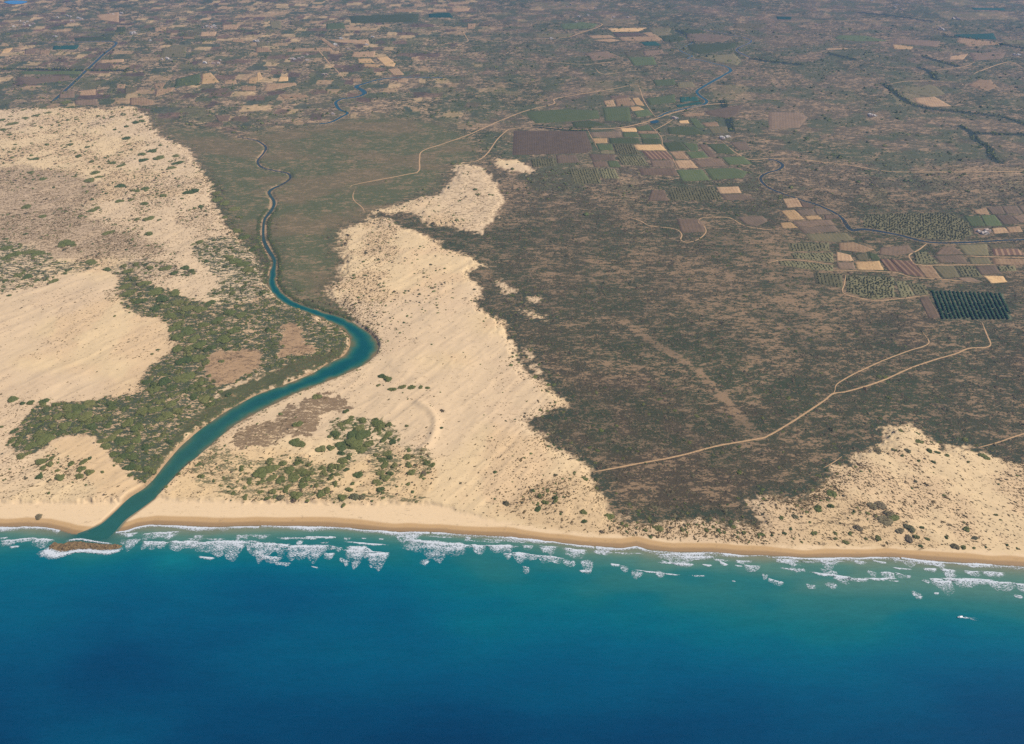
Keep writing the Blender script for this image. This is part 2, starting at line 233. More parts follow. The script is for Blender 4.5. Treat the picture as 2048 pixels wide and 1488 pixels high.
# fields: (class, x,y x4 on an enlargement)
A = (1024, 0); B = (1536, 372); C = (1024, 372); D = (0, 0); E = (512, 0); F = (1536, 0)
FIELDS = [
 (A,'tan',860,1035,990,1035,1000,1065,880,1065),(A,'green',980,1030,1090,1005,1120,1050,1010,1055),(A,'plough',620,1070,870,1065,880,1105,640,1110),(A,'green',880,1069,1000,1069,1020,1110,890,1110),
 (A,'green',1012,1082,1160,1082,1180,1114,1030,1114),(A,'straw',1000,1060,1170,1058,1160,1078,1010,1079),(A,'tan',640,1120,760,1118,765,1155,660,1160),(A,'green',770,1116,1010,1116,1030,1162,780,1160),
 (A,'green',1030,1118,1180,1118,1200,1160,1042,1160),(A,'green',670,1166,798,1165,810,1215,700,1218),(A,'orchard',802,1166,960,1165,1030,1245,832,1248),(A,'olive',700,1222,815,1220,820,1242,705,1240),
 (A,'tan',967,1170,1190,1165,1240,1213,1002,1213),(A,'stripe',1032,1218,1240,1218,1300,1285,1100,1285),(A,'green',1203,1150,1350,1145,1420,1215,1252,1215),(A,'green',1356,1145,1480,1160,1490,1215,1424,1215),
 (A,'straw',1255,1221,1368,1221,1418,1280,1310,1280),(A,'green',1377,1220,1530,1217,1573,1268,1432,1274),(A,'brown',1492,1166,1550,1165,1640,1263,1578,1263),(A,'green',1556,1160,1700,1155,1790,1235,1644,1235),
 (A,'plough',1740,1145,1870,1140,1920,1205,1810,1210),(A,'green',1240,1025,1450,1020,1560,1080,1400,1090,1250,1080),(A,'green',1412,955,1470,955,1540,1030,1470,1033),(A,'tan',1330,975,1405,970,1420,995,1340,995),
 (A,'straw',1515,990,1640,985,1660,1018,1550,1022),(A,'olive',1560,1025,1720,1020,1730,1070,1600,1075),(A,'olive',1650,1090,1730,1085,1760,1130,1680,1135),(A,'brown',1440,1287,1660,1272,1718,1330,1500,1345),
 (A,'green',1672,1265,1850,1255,1920,1320,1732,1325),(A,'green',1310,1366,1520,1362,1588,1450,1360,1460),(A,'green',1534,1356,1770,1350,1890,1380,1850,1430,1602,1448),(A,'straw',1292,1292,1430,1288,1490,1350,1335,1355),
 (A,'brown',1102,1291,1288,1292,1300,1345,1120,1345),(A,'orchard',832,1262,1040,1257,1098,1335,880,1335),(A,'green',762,1300,840,1299,875,1350,780,1350),(A,'plough',612,1247,826,1247,828,1295,640,1298),
 (A,'brown',640,1305,755,1302,765,1345,660,1350),(A,'plough',350,1252,510,1252,545,1315,360,1320),(A,'plough',10,1055,590,1062,645,1200,600,1240,0,1255),(A,'orchard',150,1285,345,1280,355,1340,160,1350),
 (A,'orchard',440,1365,686,1360,715,1480,480,1485),(A,'orchard',694,1362,820,1362,860,1440,722,1440),(A,'brown',1010,1358,1305,1354,1330,1415,1030,1410),
 (A,'straw',730,815,810,810,830,860,750,865),(A,'straw',817,800,940,790,985,850,837,860),(A,'tan',957,795,1010,790,1060,858,992,850),(A,'tan',940,867,1010,862,1060,888,960,900),(A,'brown',780,777,930,772,938,790,797,800),
 (A,'green',1062,800,1300,765,1310,830,1100,850),(A,'teal',1340,790,1478,785,1498,818,1342,828),(A,'teal',1310,852,1500,826,1530,840,1320,870),(A,'green',110,905,400,882,690,892,705,958,470,983,192,998,125,945),
 (A,'green',475,988,620,972,755,1008,612,1033,490,1030),(A,'green',722,872,936,867,955,978,742,978),(A,'green',970,902,1080,882,1128,930,1000,950),(A,'green',1120,652,1300,642,1310,690,1150,700),
 (A,'olive',1314,670,1440,665,1470,708,1324,713),(A,'plough',1530,902,1855,845,1800,930,1720,958,1565,925),(A,'straw',1362,922,1528,912,1540,933,1382,944),
 (A,'tan',765,240,1080,235,1010,264,800,267),(A,'plough',802,276,1020,273,1058,300,832,304),(A,'straw',850,310,1158,302,1188,338,880,338),(A,'straw',1034,275,1110,270,1205,328,1165,334),(A,'olive',1085,240,1280,236,1260,270,1125,288),
 (A,'green',1174,300,1320,291,1390,330,1300,348,1214,344),(A,'teal',1024,350,1150,345,1195,377,1062,377),(A,'straw',640,332,800,322,868,334,780,348),(A,'straw',604,296,780,291,828,313,642,318),
 (A,'brown',1044,420,1200,410,1220,438,1062,458),(A,'olive',893,430,1038,425,1058,453,922,463),(A,'green',924,470,1130,465,1160,528,972,538),(A,'brown',584,440,760,420,866,468,642,498),(A,'olive',160,277,500,277,440,308,192,308),
 (A,'green',382,202,560,187,690,206,636,238,402,243),(A,'plough',1395,282,1600,287,1770,302,1695,348,1402,343),(A,'green',1344,250,1500,247,1556,273,1384,279),(A,'green',1395,372,1790,352,1780,398,1505,446,1424,420),
 (A,'olive',1484,462,1776,442,1835,498,1800,536,1604,500),(A,'olive',1784,197,2040,202,2000,238,1764,238),
 (B,'tan',95,205,208,200,290,274,170,280),(B,'straw',112,110,230,105,275,176,152,183),(B,'plough',220,200,358,195,378,239,268,244),(B,'plough',366,195,440,190,508,234,388,239),(B,'brown',250,122,395,178,330,184,275,180),
 (B,'tan',288,251,400,246,434,274,312,279),(B,'tan',90,302,180,297,238,344,112,347),(B,'brown',192,292,498,278,528,319,232,334),(B,'plough',233,339,530,324,573,371,282,389),(B,'brown',445,240,556,240,578,270,452,275),
 (B,'orchard',152,467,486,462,490,528,172,533),(B,'orchard',172,547,518,542,526,622,202,588),(B,'olive',290,394,618,384,695,440,560,458,332,448),(B,'straw',562,462,680,458,855,520,760,543,562,520),
 (B,'straw',542,532,655,562,686,612,545,608),(B,'olive',692,562,780,537,808,598,722,608),(B,'brown',542,617,680,622,698,678,562,668),(B,'tan',692,617,888,608,928,683,712,678),(B,'green',805,547,860,552,898,600,822,600),
 (B,'stripe',888,593,958,592,1078,698,962,688),(B,'stripe',964,592,1158,612,1258,738,1092,718),(B,'straw',1183,642,1308,647,1386,748,1262,743),(B,'olive',1313,652,1478,642,1536,738,1402,748),(B,'orchard',1493,647,1638,652,1716,738,1545,735),
 (B,'brown',1502,742,1620,739,1715,775,1562,775),(B,'plough',1653,652,1818,647,1858,708,1702,718),(B,'orchard',1823,652,1968,647,1988,688,1852,693),(B,'tan',1717,727,1878,732,1912,778,1780,788),(B,'plough',1322,567,1558,562,1598,628,1372,623),
 (B,'brown',1382,502,1478,492,1566,555,1330,560),(B,'olive',1503,482,1748,472,1766,566,1582,562),(B,'olive',1752,480,1920,470,1988,500,1772,505),(B,'stripe',1783,512,1998,512,2046,562,1802,567),(B,'olive',1593,583,1758,583,1788,633,1622,633),
 (B,'straw',1783,588,2100,592,2110,638,1802,638),(B,'orchard',1153,542,1260,532,1356,628,1182,633),(B,'brown',893,502,1118,484,1176,540,1000,568,884,560),(B,'plough',1743,182,1858,167,1896,233,1793,238),(B,'plough',1864,170,1988,165,2040,230,1902,233),
 (B,'straw',1642,202,1738,182,1776,238,1662,233),(B,'plough',1993,165,2110,160,2180,230,2046,233),(B,'green',1693,242,1808,242,1876,328,1742,333),(B,'plough',1813,242,1938,242,2006,308,1882,318),(B,'green',1563,247,1688,247,1736,328,1622,333),
 (B,'brown',1943,247,2100,242,2180,300,2010,304),(B,'straw',1903,337,2008,332,2038,378,1922,383),(B,'straw',1783,347,1888,342,1928,383,1802,393),(B,'brown',1633,347,1758,342,1786,388,1642,393),
 (B,'grove',620,722,1006,742,1012,898,850,918,622,858),(B,'orchard',1014,772,1098,772,1172,884,1062,902),(B,'orchard',1104,772,1258,802,1284,876,1178,882),(B,'bigorchard',1292,845,1880,870,1905,950,1950,1080,1380,1080),
 (B,'brown',1204,902,1278,892,1374,1063,1284,1068),(B,'grove',764,242,1000,228,1300,223,1500,233,1596,302,1632,398,1500,446,1200,428,1000,386,754,336),(B,'orchard',70,604,345,622,520,644,526,690,350,680,100,644),
 (B,'orchard',360,700,592,712,594,826,380,788),
 (C,'orchard',1225,22,1616,17,1686,118,1262,128),(C,'brown',1112,42,1220,42,1256,128,1084,128),(C,'straw',1634,17,1810,12,1838,65,1662,69),(C,'plough',1664,73,1850,72,1956,115,1702,125),(C,'brown',1314,272,1496,275,1545,345,1540,378,1352,385),(C,'plough',1800,255,2000,247,2048,290,1960,333,1870,318),
 (D,'tan',1622,597,1690,592,1758,668,1612,683),(D,'green',1404,642,1600,597,1612,640,1590,688,1402,698),(D,'olive',1482,267,1598,267,1570,303,1462,303),(D,'straw',1612,270,1738,266,1728,300,1602,304),(D,'straw',1862,330,1950,326,1948,350,1852,350),
 (D,'green',592,312,880,302,915,338,602,335),(D,'straw',322,412,410,416,390,449,322,445),(D,'brown',204,402,312,397,280,443,202,443),(D,'tan',32,402,110,392,80,428,12,438),(D,'teal',432,377,638,372,618,404,422,408),
 (D,'plough',772,517,898,517,918,568,742,568),(D,'straw',802,490,1000,485,990,510,802,512),(D,'plough',132,627,560,613,596,648,202,688),(D,'green',162,580,660,577,638,604,182,604),(D,'brown',482,742,600,733,600,788,472,798),
 (D,'straw',622,737,768,722,768,768,642,773),(D,'straw',942,682,1008,682,998,718,932,715),(D,'olive',1002,712,1100,702,1088,748,1002,758),(D,'straw',1232,677,1330,672,1300,718,1242,716),(D,'straw',1252,724,1408,704,1378,738,1244,783),
 (D,'straw',1042,792,1150,787,1238,820,1218,848,1042,848),(D,'brown',602,812,778,803,798,848,602,848),(D,'straw',1802,652,1888,647,1898,680,1792,682),(D,'tan',1992,637,2060,622,2050,678,1987,678),(D,'straw',1932,702,2048,698,2048,733,1932,733),
 (D,'brown',1722,932,1850,932,1830,983,1752,983),(D,'olive',1302,397,1498,392,1488,468,1282,468),(D,'straw',1462,307,1568,306,1558,323,1462,323),(D,'straw',1782,212,1918,207,1898,248,1782,248),(D,'straw',1242,232,1338,227,1328,258,1242,263),
 (D,'straw',772,132,955,104,955,188,802,168),(D,'green',942,227,1008,227,1008,263,922,268),
 (E,'tan',10,590,30,582,58,638,12,660),(E,'tan',192,627,258,624,260,658,177,663),(E,'straw',82,682,318,672,328,690,130,733,62,738),(E,'straw',252,402,598,392,618,418,252,428),(E,'straw',2,392,98,392,128,428,2,433),
 (E,'olive',2,347,118,347,108,383,12,383),(E,'straw',572,327,898,327,918,368,642,348),(E,'straw',782,427,958,422,948,468,762,468),(E,'tan',812,482,918,480,948,513,822,516),(E,'tan',962,472,1050,462,1118,518,1108,543,1032,538),
 (E,'tan',862,522,998,527,978,548,862,545),(E,'straw',502,312,538,312,648,393,602,393),(E,'straw',1052,562,1138,557,1188,608,1102,613),(E,'straw',1132,650,1218,646,1213,665,1132,669),(E,'straw',772,642,838,637,848,663,772,663),
 (E,'straw',192,772,398,767,428,788,222,798),(E,'straw',1102,82,1288,86,1278,108,1112,105),(E,'straw',1412,86,1518,82,1528,104,1412,107),(E,'straw',1562,76,1718,72,1698,99,1572,104),(E,'teal',1382,122,1548,112,1578,153,1382,153),
 (E,'green',742,142,1308,122,1298,188,762,198),(E,'green',562,202,698,192,718,238,562,248),(E,'olive',112,182,198,177,208,238,122,238),(E,'olive',272,182,398,182,398,213,282,213),(E,'straw',1692,202,1758,197,1748,238,1692,243),
 (F,'teal',1482,287,1800,277,1828,328,1640,320,1492,302),(F,'straw',1522,312,1828,347,1848,368,1602,383,1504,345),(F,'tan',992,367,1158,387,1148,408,1002,404),(F,'straw',452,400,628,395,638,405,462,411),
 (F,'olive',1042,740,1080,692,1200,707,1280,682,1340,702,1418,760,1300,788,1200,768),(F,'straw',1164,792,1330,782,1466,858,1300,863,1182,830),(F,'straw',1592,692,1680,647,1780,652,1836,710,1740,738),(F,'brown',1002,322,1378,342,1348,388,1002,358),
 (F,'straw',1452,462,1598,442,1558,488,1442,488),(F,'brown',1604,432,1898,432,1878,478,1642,498),(F,'green',562,292,780,297,955,340,700,343,524,320),(F,'olive',1854,332,2100,332,2100,368,1902,360),(F,'teal',1622,72,1880,77,1898,94,1642,90),(F,'teal',62,142,190,146,180,169,72,165),
 (F,'brown',0,905,250,910,320,945,250,1030,0,1040),
]

# individually traced large shrubs: enlargement origin, then x, y, radius triples (x4)
SHRUBS = [
 ((512,744), [490,220,40,340,440,40,720,335,30,680,440,40,740,420,45,860,410,45,830,470,40,970,425,45,1000,455,40,640,510,48,780,510,60,860,520,60,700,600,60,800,590,70,900,590,50,840,640,60,1060,520,55,1020,570,35,1090,580,35,
   1060,445,30,1210,450,20,1480,470,20,310,575,40,370,600,50,600,615,35,520,625,45,680,660,40,690,720,45,680,770,35,750,680,28,955,685,25,1050,670,40,1020,720,45,1080,715,30,1040,760,45,1110,770,30,100,740,30,210,745,35,330,740,30,420,760,30,
   120,790,60,40,830,60,120,870,50,195,880,40,280,800,50,300,850,60,390,820,50,440,830,40,400,880,50,585,800,22,540,825,30,655,835,28,600,870,30,640,910,30,730,800,28,820,835,40,775,910,28,1000,830,35,1080,840,35,1040,870,40,960,900,48,
   1000,960,40,745,960,30,570,970,35,490,930,35,380,930,40,240,970,30,140,980,30,200,1020,35,100,1030,25,330,1010,50,520,1010,40,690,1030,40,790,1030,40,850,1030,30,1210,700,35,1220,770,35,1245,830,35,1370,750,35,1260,700,20,
   1170,145,35,1100,165,40,1250,155,35,1320,155,25,1370,155,25,1060,80,40,1000,55,40,980,125,20,1130,940,15,1275,1020,15]),
 ((0,744), [360,260,40,460,285,40,390,320,40,550,320,60,640,310,70,720,280,50,600,370,60,700,380,60,800,390,60,890,285,50,910,320,40,870,370,40,470,380,40,240,390,22,380,400,40,430,450,40,530,450,45,620,480,45,740,460,45,870,450,35,
   330,520,55,430,510,50,500,510,40,370,560,60,270,620,55,120,490,30,100,580,35,160,570,30,180,700,45,110,240,40,190,275,30,250,270,30,20,460,20,430,710,30,340,740,40,410,760,30,350,795,30,325,860,30,490,870,45,465,810,25,735,715,22,690,740,40,
   660,800,35,730,830,35,660,860,45,580,750,35,830,825,18,400,995,18,1030,230,25,940,500,45,1020,430,60,1100,470,55,960,570,60,880,560,60,830,580,40,860,620,45,910,680,40,1000,590,50,1100,570,40,1065,640,45,1170,640,40,1000,700,40,1080,700,50,
   960,730,40,1050,790,50,1110,800,40,1050,850,25,1090,880,20,925,775,16,1170,120,40,1250,170,50,1320,110,60,1390,160,50,1450,90,60,1290,270,40,1240,330,60,1160,350,60,1380,290,50,1430,340,50,1340,380,60,1520,60,60,1600,120,50,1560,230,50,
   1640,240,50,1700,230,30,1680,60,25,1760,180,30,1830,200,30,310,1160,30]),
 ((0,372), [1020,820,60,1060,870,60,1130,940,50,1160,800,50,1250,870,60,1300,920,60,1400,880,60,1450,950,60,1500,1000,60,1340,980,50,1250,1000,40,1600,1010,60,1700,960,50,1380,1050,50,1450,1120,50,1400,1160,50,1500,1190,70,1430,1230,60,
   1560,1250,50,1640,1130,50,1750,1100,50,1850,1040,60,1950,1060,50,1700,1200,40,1800,1250,60,1900,1180,60,1420,1320,60,1520,1330,60,1600,1300,50,1700,1320,50,1480,1420,60,1580,1400,60,1650,1440,40,1770,1430,30,730,630,60,440,780,40,860,680,30,
   1100,650,40,1210,680,40,1350,680,35,1490,680,35,1540,700,30,1400,720,40,1030,700,60,1300,690,30,970,20,40,1170,40,30,1100,60,30,1060,130,30,960,140,35,1170,165,40,740,225,50,780,200,30,220,180,50,1100,285,30,1200,280,45,1280,290,25,870,390,45,
   540,480,60,500,500,30,600,490,30,215,405,25,1200,400,50,1610,185,30,1520,80,50,1570,60,40,1460,125,20,1310,100,30,130,570,70,220,560,60,60,520,50,310,560,50,50,600,50,230,750,40,150,740,35,680,20,25,350,260,30,1600,480,40,1720,510,20,
   1840,590,40,1940,640,60,2000,690,60,1890,620,50,1730,70,40,1740,120,45,1800,150,45,1860,200,60,1800,260,35,1920,260,30,1900,370,35,1960,420,45,2030,520,40,80,895,25,1045,1035,15,925,1065,15,1270,1330,20,1225,1365,18]),
 ((0,0), [210,960,40,120,1010,50,30,1050,30,95,1095,20,85,945,22,20,980,30,345,885,35,400,920,35,310,940,30,530,830,60,560,870,40,195,895,25,375,970,18,290,1025,18,285,1290,38,575,1175,35,530,1195,20,700,1195,28,975,1230,20,1030,1170,18,
   1010,1120,50,900,950,20,985,930,20,1090,1000,35,1130,960,25,1140,990,30,850,1275,22,630,1270,30,740,1310,30,900,1320,35,985,1340,40,1140,1255,35,1220,1230,40,1280,1280,50,1150,1300,40,1410,1265,35,1420,1320,50,1380,1365,35,255,1390,30,
   350,1450,35,130,1175,20,85,1235,20,925,1050,25,770,1395,40,800,1430,40,720,1460,40]),
 ((1536,744), [820,1085,45,890,1085,45,960,1150,40,930,1200,60,990,1180,50,1050,1290,35,1130,1260,45,1125,1345,40,1180,1330,30,710,1270,38,620,1370,28,530,1300,25,540,1345,20,360,1305,28,265,1365,15,200,1345,13,650,1305,22,870,1340,30,
   780,1345,18,1275,1350,25,1230,1260,22,1220,1400,22,1420,1340,22,1560,1415,30,1490,1400,35,1640,1415,18,1735,1410,15,1905,1395,18,1985,1420,14,1820,1160,20,1850,1200,15,1565,1215,15,1580,1275,30,500,985,40,500,1090,30,390,1110,45,
   215,1175,30,95,1190,25,175,1275,20,125,1305,20,30,1315,15,330,1220,18,860,660,40,1010,660,20,1100,660,30,1280,660,30,1340,670,25,1200,590,40,1300,585,20,1420,690,28,1310,750,20,1190,740,20,1590,740,18,1060,700,20,1720,690,40,
   1180,510,25,1050,500,25]),
 ((1024,744), [285,970,25,220,1025,30,270,1070,35,345,1030,30,350,1060,25,200,1120,35,560,1145,40,580,1215,28,770,1170,40,880,1225,20,910,1240,20,1065,1275,20,1180,1265,35,1360,1280,25,1550,1280,22,1610,1250,20,1700,1295,18,
   1850,1300,25,1800,1330,15,1970,1330,15,580,870,30,1130,1250,20,390,1160,15]),
]
# breaking waves: left x, y, right x, y of the leading edge, depth of the foam behind it, style (0 lace, 1 solid crest, 2 thin scattered)
WAVES = [(0,1076,16,1074,4,0),(4,1081,66,1077,14,0),(69,1077,106,1080,14,0),(20,1093,40,1092,4,1),(240,1068,276,1065,6,0),(288,1067,359,1063,14,0),(240,1080,283,1079,14,2),(288,1083,336,1085,20,0),(342,1083,401,1083,15,0),(390,1085,512,1083,26,0),
 (398,1112,429,1116,4,1),(387,1072,408,1071,10,2),(474,1071,498,1071,10,0),(512,1071,536,1072,7,0),(513,1084,576,1091,28,0),(577,1092,657,1092,25,0),(516,1109,563,1117,10,0),(549,1123,582,1126,10,2),(611,1073,638,1074,4,1),(657,1073,673,1074,3,1),
 (688,1076,703,1076,5,0),(664,1093,684,1096,12,0),(647,1107,669,1107,11,0),(697,1093,732,1095,32,0),(732,1097,747,1102,12,0),(737,1107,777,1106,22,0),(679,1116,702,1122,14,2),(642,1086,657,1084,6,0),(594,1082,607,1082,8,2),(723,1077,733,1077,2,1),
 (757,1077,769,1078,2,1),(777,1067,842,1067,14,2),(812,1079,932,1090,28,0),(837,1120,859,1120,14,2),(944,1090,972,1090,14,0),(979,1090,1024,1091,14,0),(929,1075,941,1075,8,0),(1006,1107,1024,1107,12,0),(622,1132,638,1136,4,1),(867,1109,882,1109,2,2),
 (1024,1104,1120,1116,18,0),(1078,1092,1113,1094,12,0),(1046,1091,1066,1092,8,0),(1129,1096,1174,1102,20,0),(1124,1120,1151,1120,12,2),(1161,1121,1186,1122,18,2),(1189,1102,1218,1102,10,0),(1193,1095,1226,1096,6,0),(1159,1140,1181,1142,6,1),
 (1046,1134,1060,1135,10,0),(1221,1127,1239,1129,4,1),(1241,1132,1258,1134,9,2),(1261,1142,1286,1145,11,2),(1310,1142,1330,1144,8,2),(1314,1107,1414,1110,18,0),(1345,1125,1386,1129,5,1),(1323,1122,1334,1124,2,1),(1404,1129,1424,1130,4,1),
 (1440,1122,1456,1130,4,1),(1471,1121,1501,1121,9,0),(1469,1130,1485,1132,2,1),(1488,1131,1520,1132,11,0),(1464,1162,1471,1163,2,1),(1524,1147,1536,1150,10,2),(1536,1157,1567,1164,8,0),(1551,1117,1598,1122,10,0),(1576,1136,1611,1137,9,2),
 (1603,1122,1621,1124,5,0),(1621,1144,1700,1154,4,1),(1643,1125,1672,1124,16,0),(1641,1137,1676,1145,9,2),(1666,1151,1696,1155,14,0),(1698,1156,1733,1159,14,0),(1648,1166,1673,1167,9,2),(1611,1169,1631,1170,10,2),(1686,1117,1730,1124,7,0),
 (1745,1121,1773,1125,3,1),(1733,1141,1753,1145,9,2),(1761,1144,1786,1146,18,0),(1791,1146,1821,1151,12,0),(1846,1136,1871,1137,8,0),(1883,1139,1908,1140,17,0),(1841,1159,1858,1160,10,2),(1857,1157,1886,1158,6,1),(1861,1161,1903,1162,22,0),
 (1898,1157,2033,1167,18,0),(1823,1182,1846,1190,14,2),(2026,1190,2043,1191,8,0),(2031,1167,2060,1171,18,0),(1928,1142,1958,1142,9,0),(1963,1142,2005,1146,9,0),(1867,1186,1878,1186,2,1),(1848,1122,1891,1130,8,2),(1786,1119,1841,1125,8,0)]
HOUSES = [(265,70,6,6),(150,42,22,8),(235,30,14,5),(420,58,10,7),(430,128,14,5),(330,122,14,5),(600,118,14,7),(690,90,34,6),(650,152,6,3),(1160,42,20,3),(1150,20,24,5),(1800,15,34,6),(1870,60,14,4),(1745,235,12,4),
 (1968,466,8,4),(1440,277,8,4),(1352,239,4,3),(2030,112,8,2),(60,50,30,7),(112,76,4,2),(1240,38,14,3),(1640,52,6,1),(300,86,4,1),(665,230,3,1),(1100,80,4,1),(1900,40,20,4),(520,85,12,4)]

wl_line = W(WATERLINE); bt_line = W(BEACHTOP)
LAND_POLY = np.vstack([wl_line, [[9000, 60000], [-9000, 60000]]])
RIVER_POLY = np.vstack([W(RIV_L), W(RIV_R)[::-1]])
river_up = smooth(W(RIV_UP), 8)
SANDP = W(SAND_MAIN); LOBE = W(SAND_LOBE); PATCH = W(SAND_PATCH); BITS = [W(b) for b in SAND_BITS]

def coast_dist(x, y):
    """metres inland of the waterline (negative at sea)"""
    d = np.full(x.shape, 1e9)
    for i in range(len(wl_line) - 1):
        d = np.minimum(d, seg_d2(x, y, *wl_line[i], *wl_line[i + 1]))
    yl = np.interp(x, wl_line[:, 0], wl_line[:, 1])
    return np.sqrt(d) * np.where(y > yl, 1, -1)
def water_level(y):
    return 0.06 + 0.0014 * np.maximum(y - 930, 0)

# ------------------------------------------------------------------ the ground grid: rows get wider apart with distance
def s_of(Y): return Y * CP + CAM_H * SP
u_in = np.arange(-0.80, 0.8001, 2.0 / FPX)
u_out = 0.80 * (3.2 ** (np.arange(1, 17) / 16.0))
U = np.concatenate([-u_out[::-1], u_in, u_out])
rows_px = np.arange(1190, -14, -2.0)
_, Yin = ground_xy(1024, rows_px)
Yout = Yin[-1] * (7.0 ** (np.arange(1, 25) / 24.0))
YR = np.concatenate([Yin, Yout])
NU, NY = len(U), len(YR)
GX = (U[None, :] * s_of(YR)[:, None]); GY = np.repeat(YR[:, None], NU, 1)
x, y = GX.ravel(), GY.ravel()

def grid_sample(G, px, py):
    """bilinear lookup of a per-vertex field at ground positions"""
    u = px / s_of(py)
    j = np.clip(np.searchsorted(U, u) - 1, 0, NU - 2); i = np.clip(np.searchsorted(YR, py) - 1, 0, NY - 2)
    tu = np.clip((u - U[j]) / (U[j + 1] - U[j]), 0, 1); tv = np.clip((py - YR[i]) / (YR[i + 1] - YR[i]), 0, 1)
    return (G[i, j] * (1 - tu) + G[i, j + 1] * tu) * (1 - tv) + (G[i + 1, j] * (1 - tu) + G[i + 1, j + 1] * tu) * tv

# uneven edges: look the traced outlines up at slightly shifted positions
wob = 1.0 + np.clip((y - 900) / 1500, 0, 3)
wx = x + (fbm(x, y, 13, 3, 3, 0.7) - 0.5) * 22 * wob + (fbm(x, y, 55, 2, 5) - 0.5) * 26; wy = y + (fbm(x, y, 13, 3, 13, 0.7) - 0.5) * 26 * wob + (fbm(x, y, 55, 2, 15) - 0.5) * 26
cd = coast_dist(x, y)
ybt = np.interp(x, bt_line[:, 0], bt_line[:, 1])
s_main = sdf(wx, wy, SANDP); s_lobe = sdf(wx, wy, LOBE); s_patch = sdf(wx, wy, PATCH)
s_sand = np.maximum(np.maximum(s_main, s_lobe), s_patch)
for b in BITS: s_sand = np.maximum(s_sand, sdf(wx, wy, b))
s_riv = sdf(x, y, RIVER_POLY, 60)                       # positive in the water
d_up = line_d(x, y, river_up, 60) - 4.0
beach = sstep(4, -4, y - ybt + (fbm(x, y, 12, 3, 21) - 0.5) * 14)
sand = sstep(-9, 9, s_sand + 26 * (fbm(x * 0.6, y, 9, 3, 23, 0.7) - 0.5))
def zone(poly, soft=6.0):
    return sstep(-soft, soft, sdf(wx, wy, W(poly), 60))
z_e, z_f = zone(DUNE_E, 3), zone(DUNE_F, 3)
z_belt, z_bank, z_rs, z_ls, z_ms = zone(BELT), zone(BANKGREEN, 5), zone(RIVERSIDE), zone(LEFTSTRIP), zone(MIDSTRIP)
z_plain = zone(PLAIN, 55)
z_brown, z_greenb, z_grey, z_dse, z_dr, z_dsw, z_db = zone(BROWN_B, 3), zone(GREEN_B), zone(GREY_D, 25), zone(DENSE_SE, 12), zone(DENSE_RIGHT, 15), zone(DIRTY_SW, 10), zone(DIRTY_B, 10)
z_edge = zone(EDGE_D, 8)
z_spit = np.clip(sum(zone(q, 7) for q in SPIT_SCRUB), 0, 1)
d_rim = line_d(x, y, smooth(W(RIM), 6), 60)
z_tan = np.maximum(zone(TAN_LEFT[0], 2), zone(TAN_LEFT[1], 5))
d_sw = line_d(x, y, W(SWATH), 60); d_sw2 = line_d(x, y, W(SWATH2), 80)
d_cr = np.full(x.shape, 1e4, np.float32)
for c in CREEKS: d_cr = np.minimum(d_cr, line_d(x, y, smooth(W(c), 25), 90))
farm = sstep(2150, 2700, y)                              # plains far inland
relief_far = 1 - 0.85 * farm
fringe = sstep(34, 2, np.abs(s_sand - 4)) * (y < 2100) * (1 - beach)

# heights
base = 0.06 + np.where(cd < 0, np.maximum(cd * 0.05, -9), np.minimum(cd * 0.055, 2.2)) + 0.0014 * np.maximum(y - 930, 0)
inland = sstep(25, 70, cd)
h = base.copy()
big = fbm(x, y, 190, 3, 31); med = fbm(x, y, 62, 3, 33)
# dune streaks: on the left they run up to the right, on the right-hand dune down to the right
aL = 0.9; aR = -0.75
ang = np.where(x < 350, aL, aR)
rx = x * np.cos(ang) + y * np.sin(ang); ry = -x * np.sin(ang) + y * np.cos(ang)
ridge = 1 - np.abs(2 * fbm(rx * 0.22, ry, 34, 3, 37) - 1)
fine = 1 - np.abs(2 * fbm(rx * 0.35, ry, 11, 3, 39) - 1)
dmask = sstep(0, 28, s_sand) * inland * (1 - beach)
h += dmask * (1.2 + 9.0 * (big - 0.35) + 5.0 * (med - 0.42) + 2.6 * ridge ** 2 + 0.45 * fine ** 2 + 4.5 * np.exp(-(d_rim / 9) ** 2))
h += (1 - sand) * inland * relief_far * (1.6 * (med - 0.5) + 1.3 * (fbm(x, y, 17, 3, 41) - 0.5))
h += farm * 6.0 * (fbm(x, y, 900, 2, 43) - 0.5)
far_hill = sstep(6800, 12000, y); h += far_hill * 60 * fbm(x, y, 2600, 3, 45)
# foredune behind the beach, small step
h += inland * sstep(30, 4, np.abs(y - ybt - 16)) * 0.55 * fbm(x, y, 26, 2, 47)
# river bed
wl = water_level(y)
dr = np.minimum(-s_riv, d_up)                            # distance outside the water
bank = sstep(0, 9, dr)
h = np.where((dr < 9) & (cd > 2), (wl - 1.0) * (1 - bank) + np.maximum(h, wl + 0.7 * sstep(2, 14, cd)) * bank, h)
h = np.where(cd < 0, np.minimum(h, -0.25), h)
h = np.where(dr < 0, wl - 0.4 - np.minimum(-dr * 0.12, 1.5), h)
HZ = h.reshape(NY, NU)
print("height", time.time() - T0)

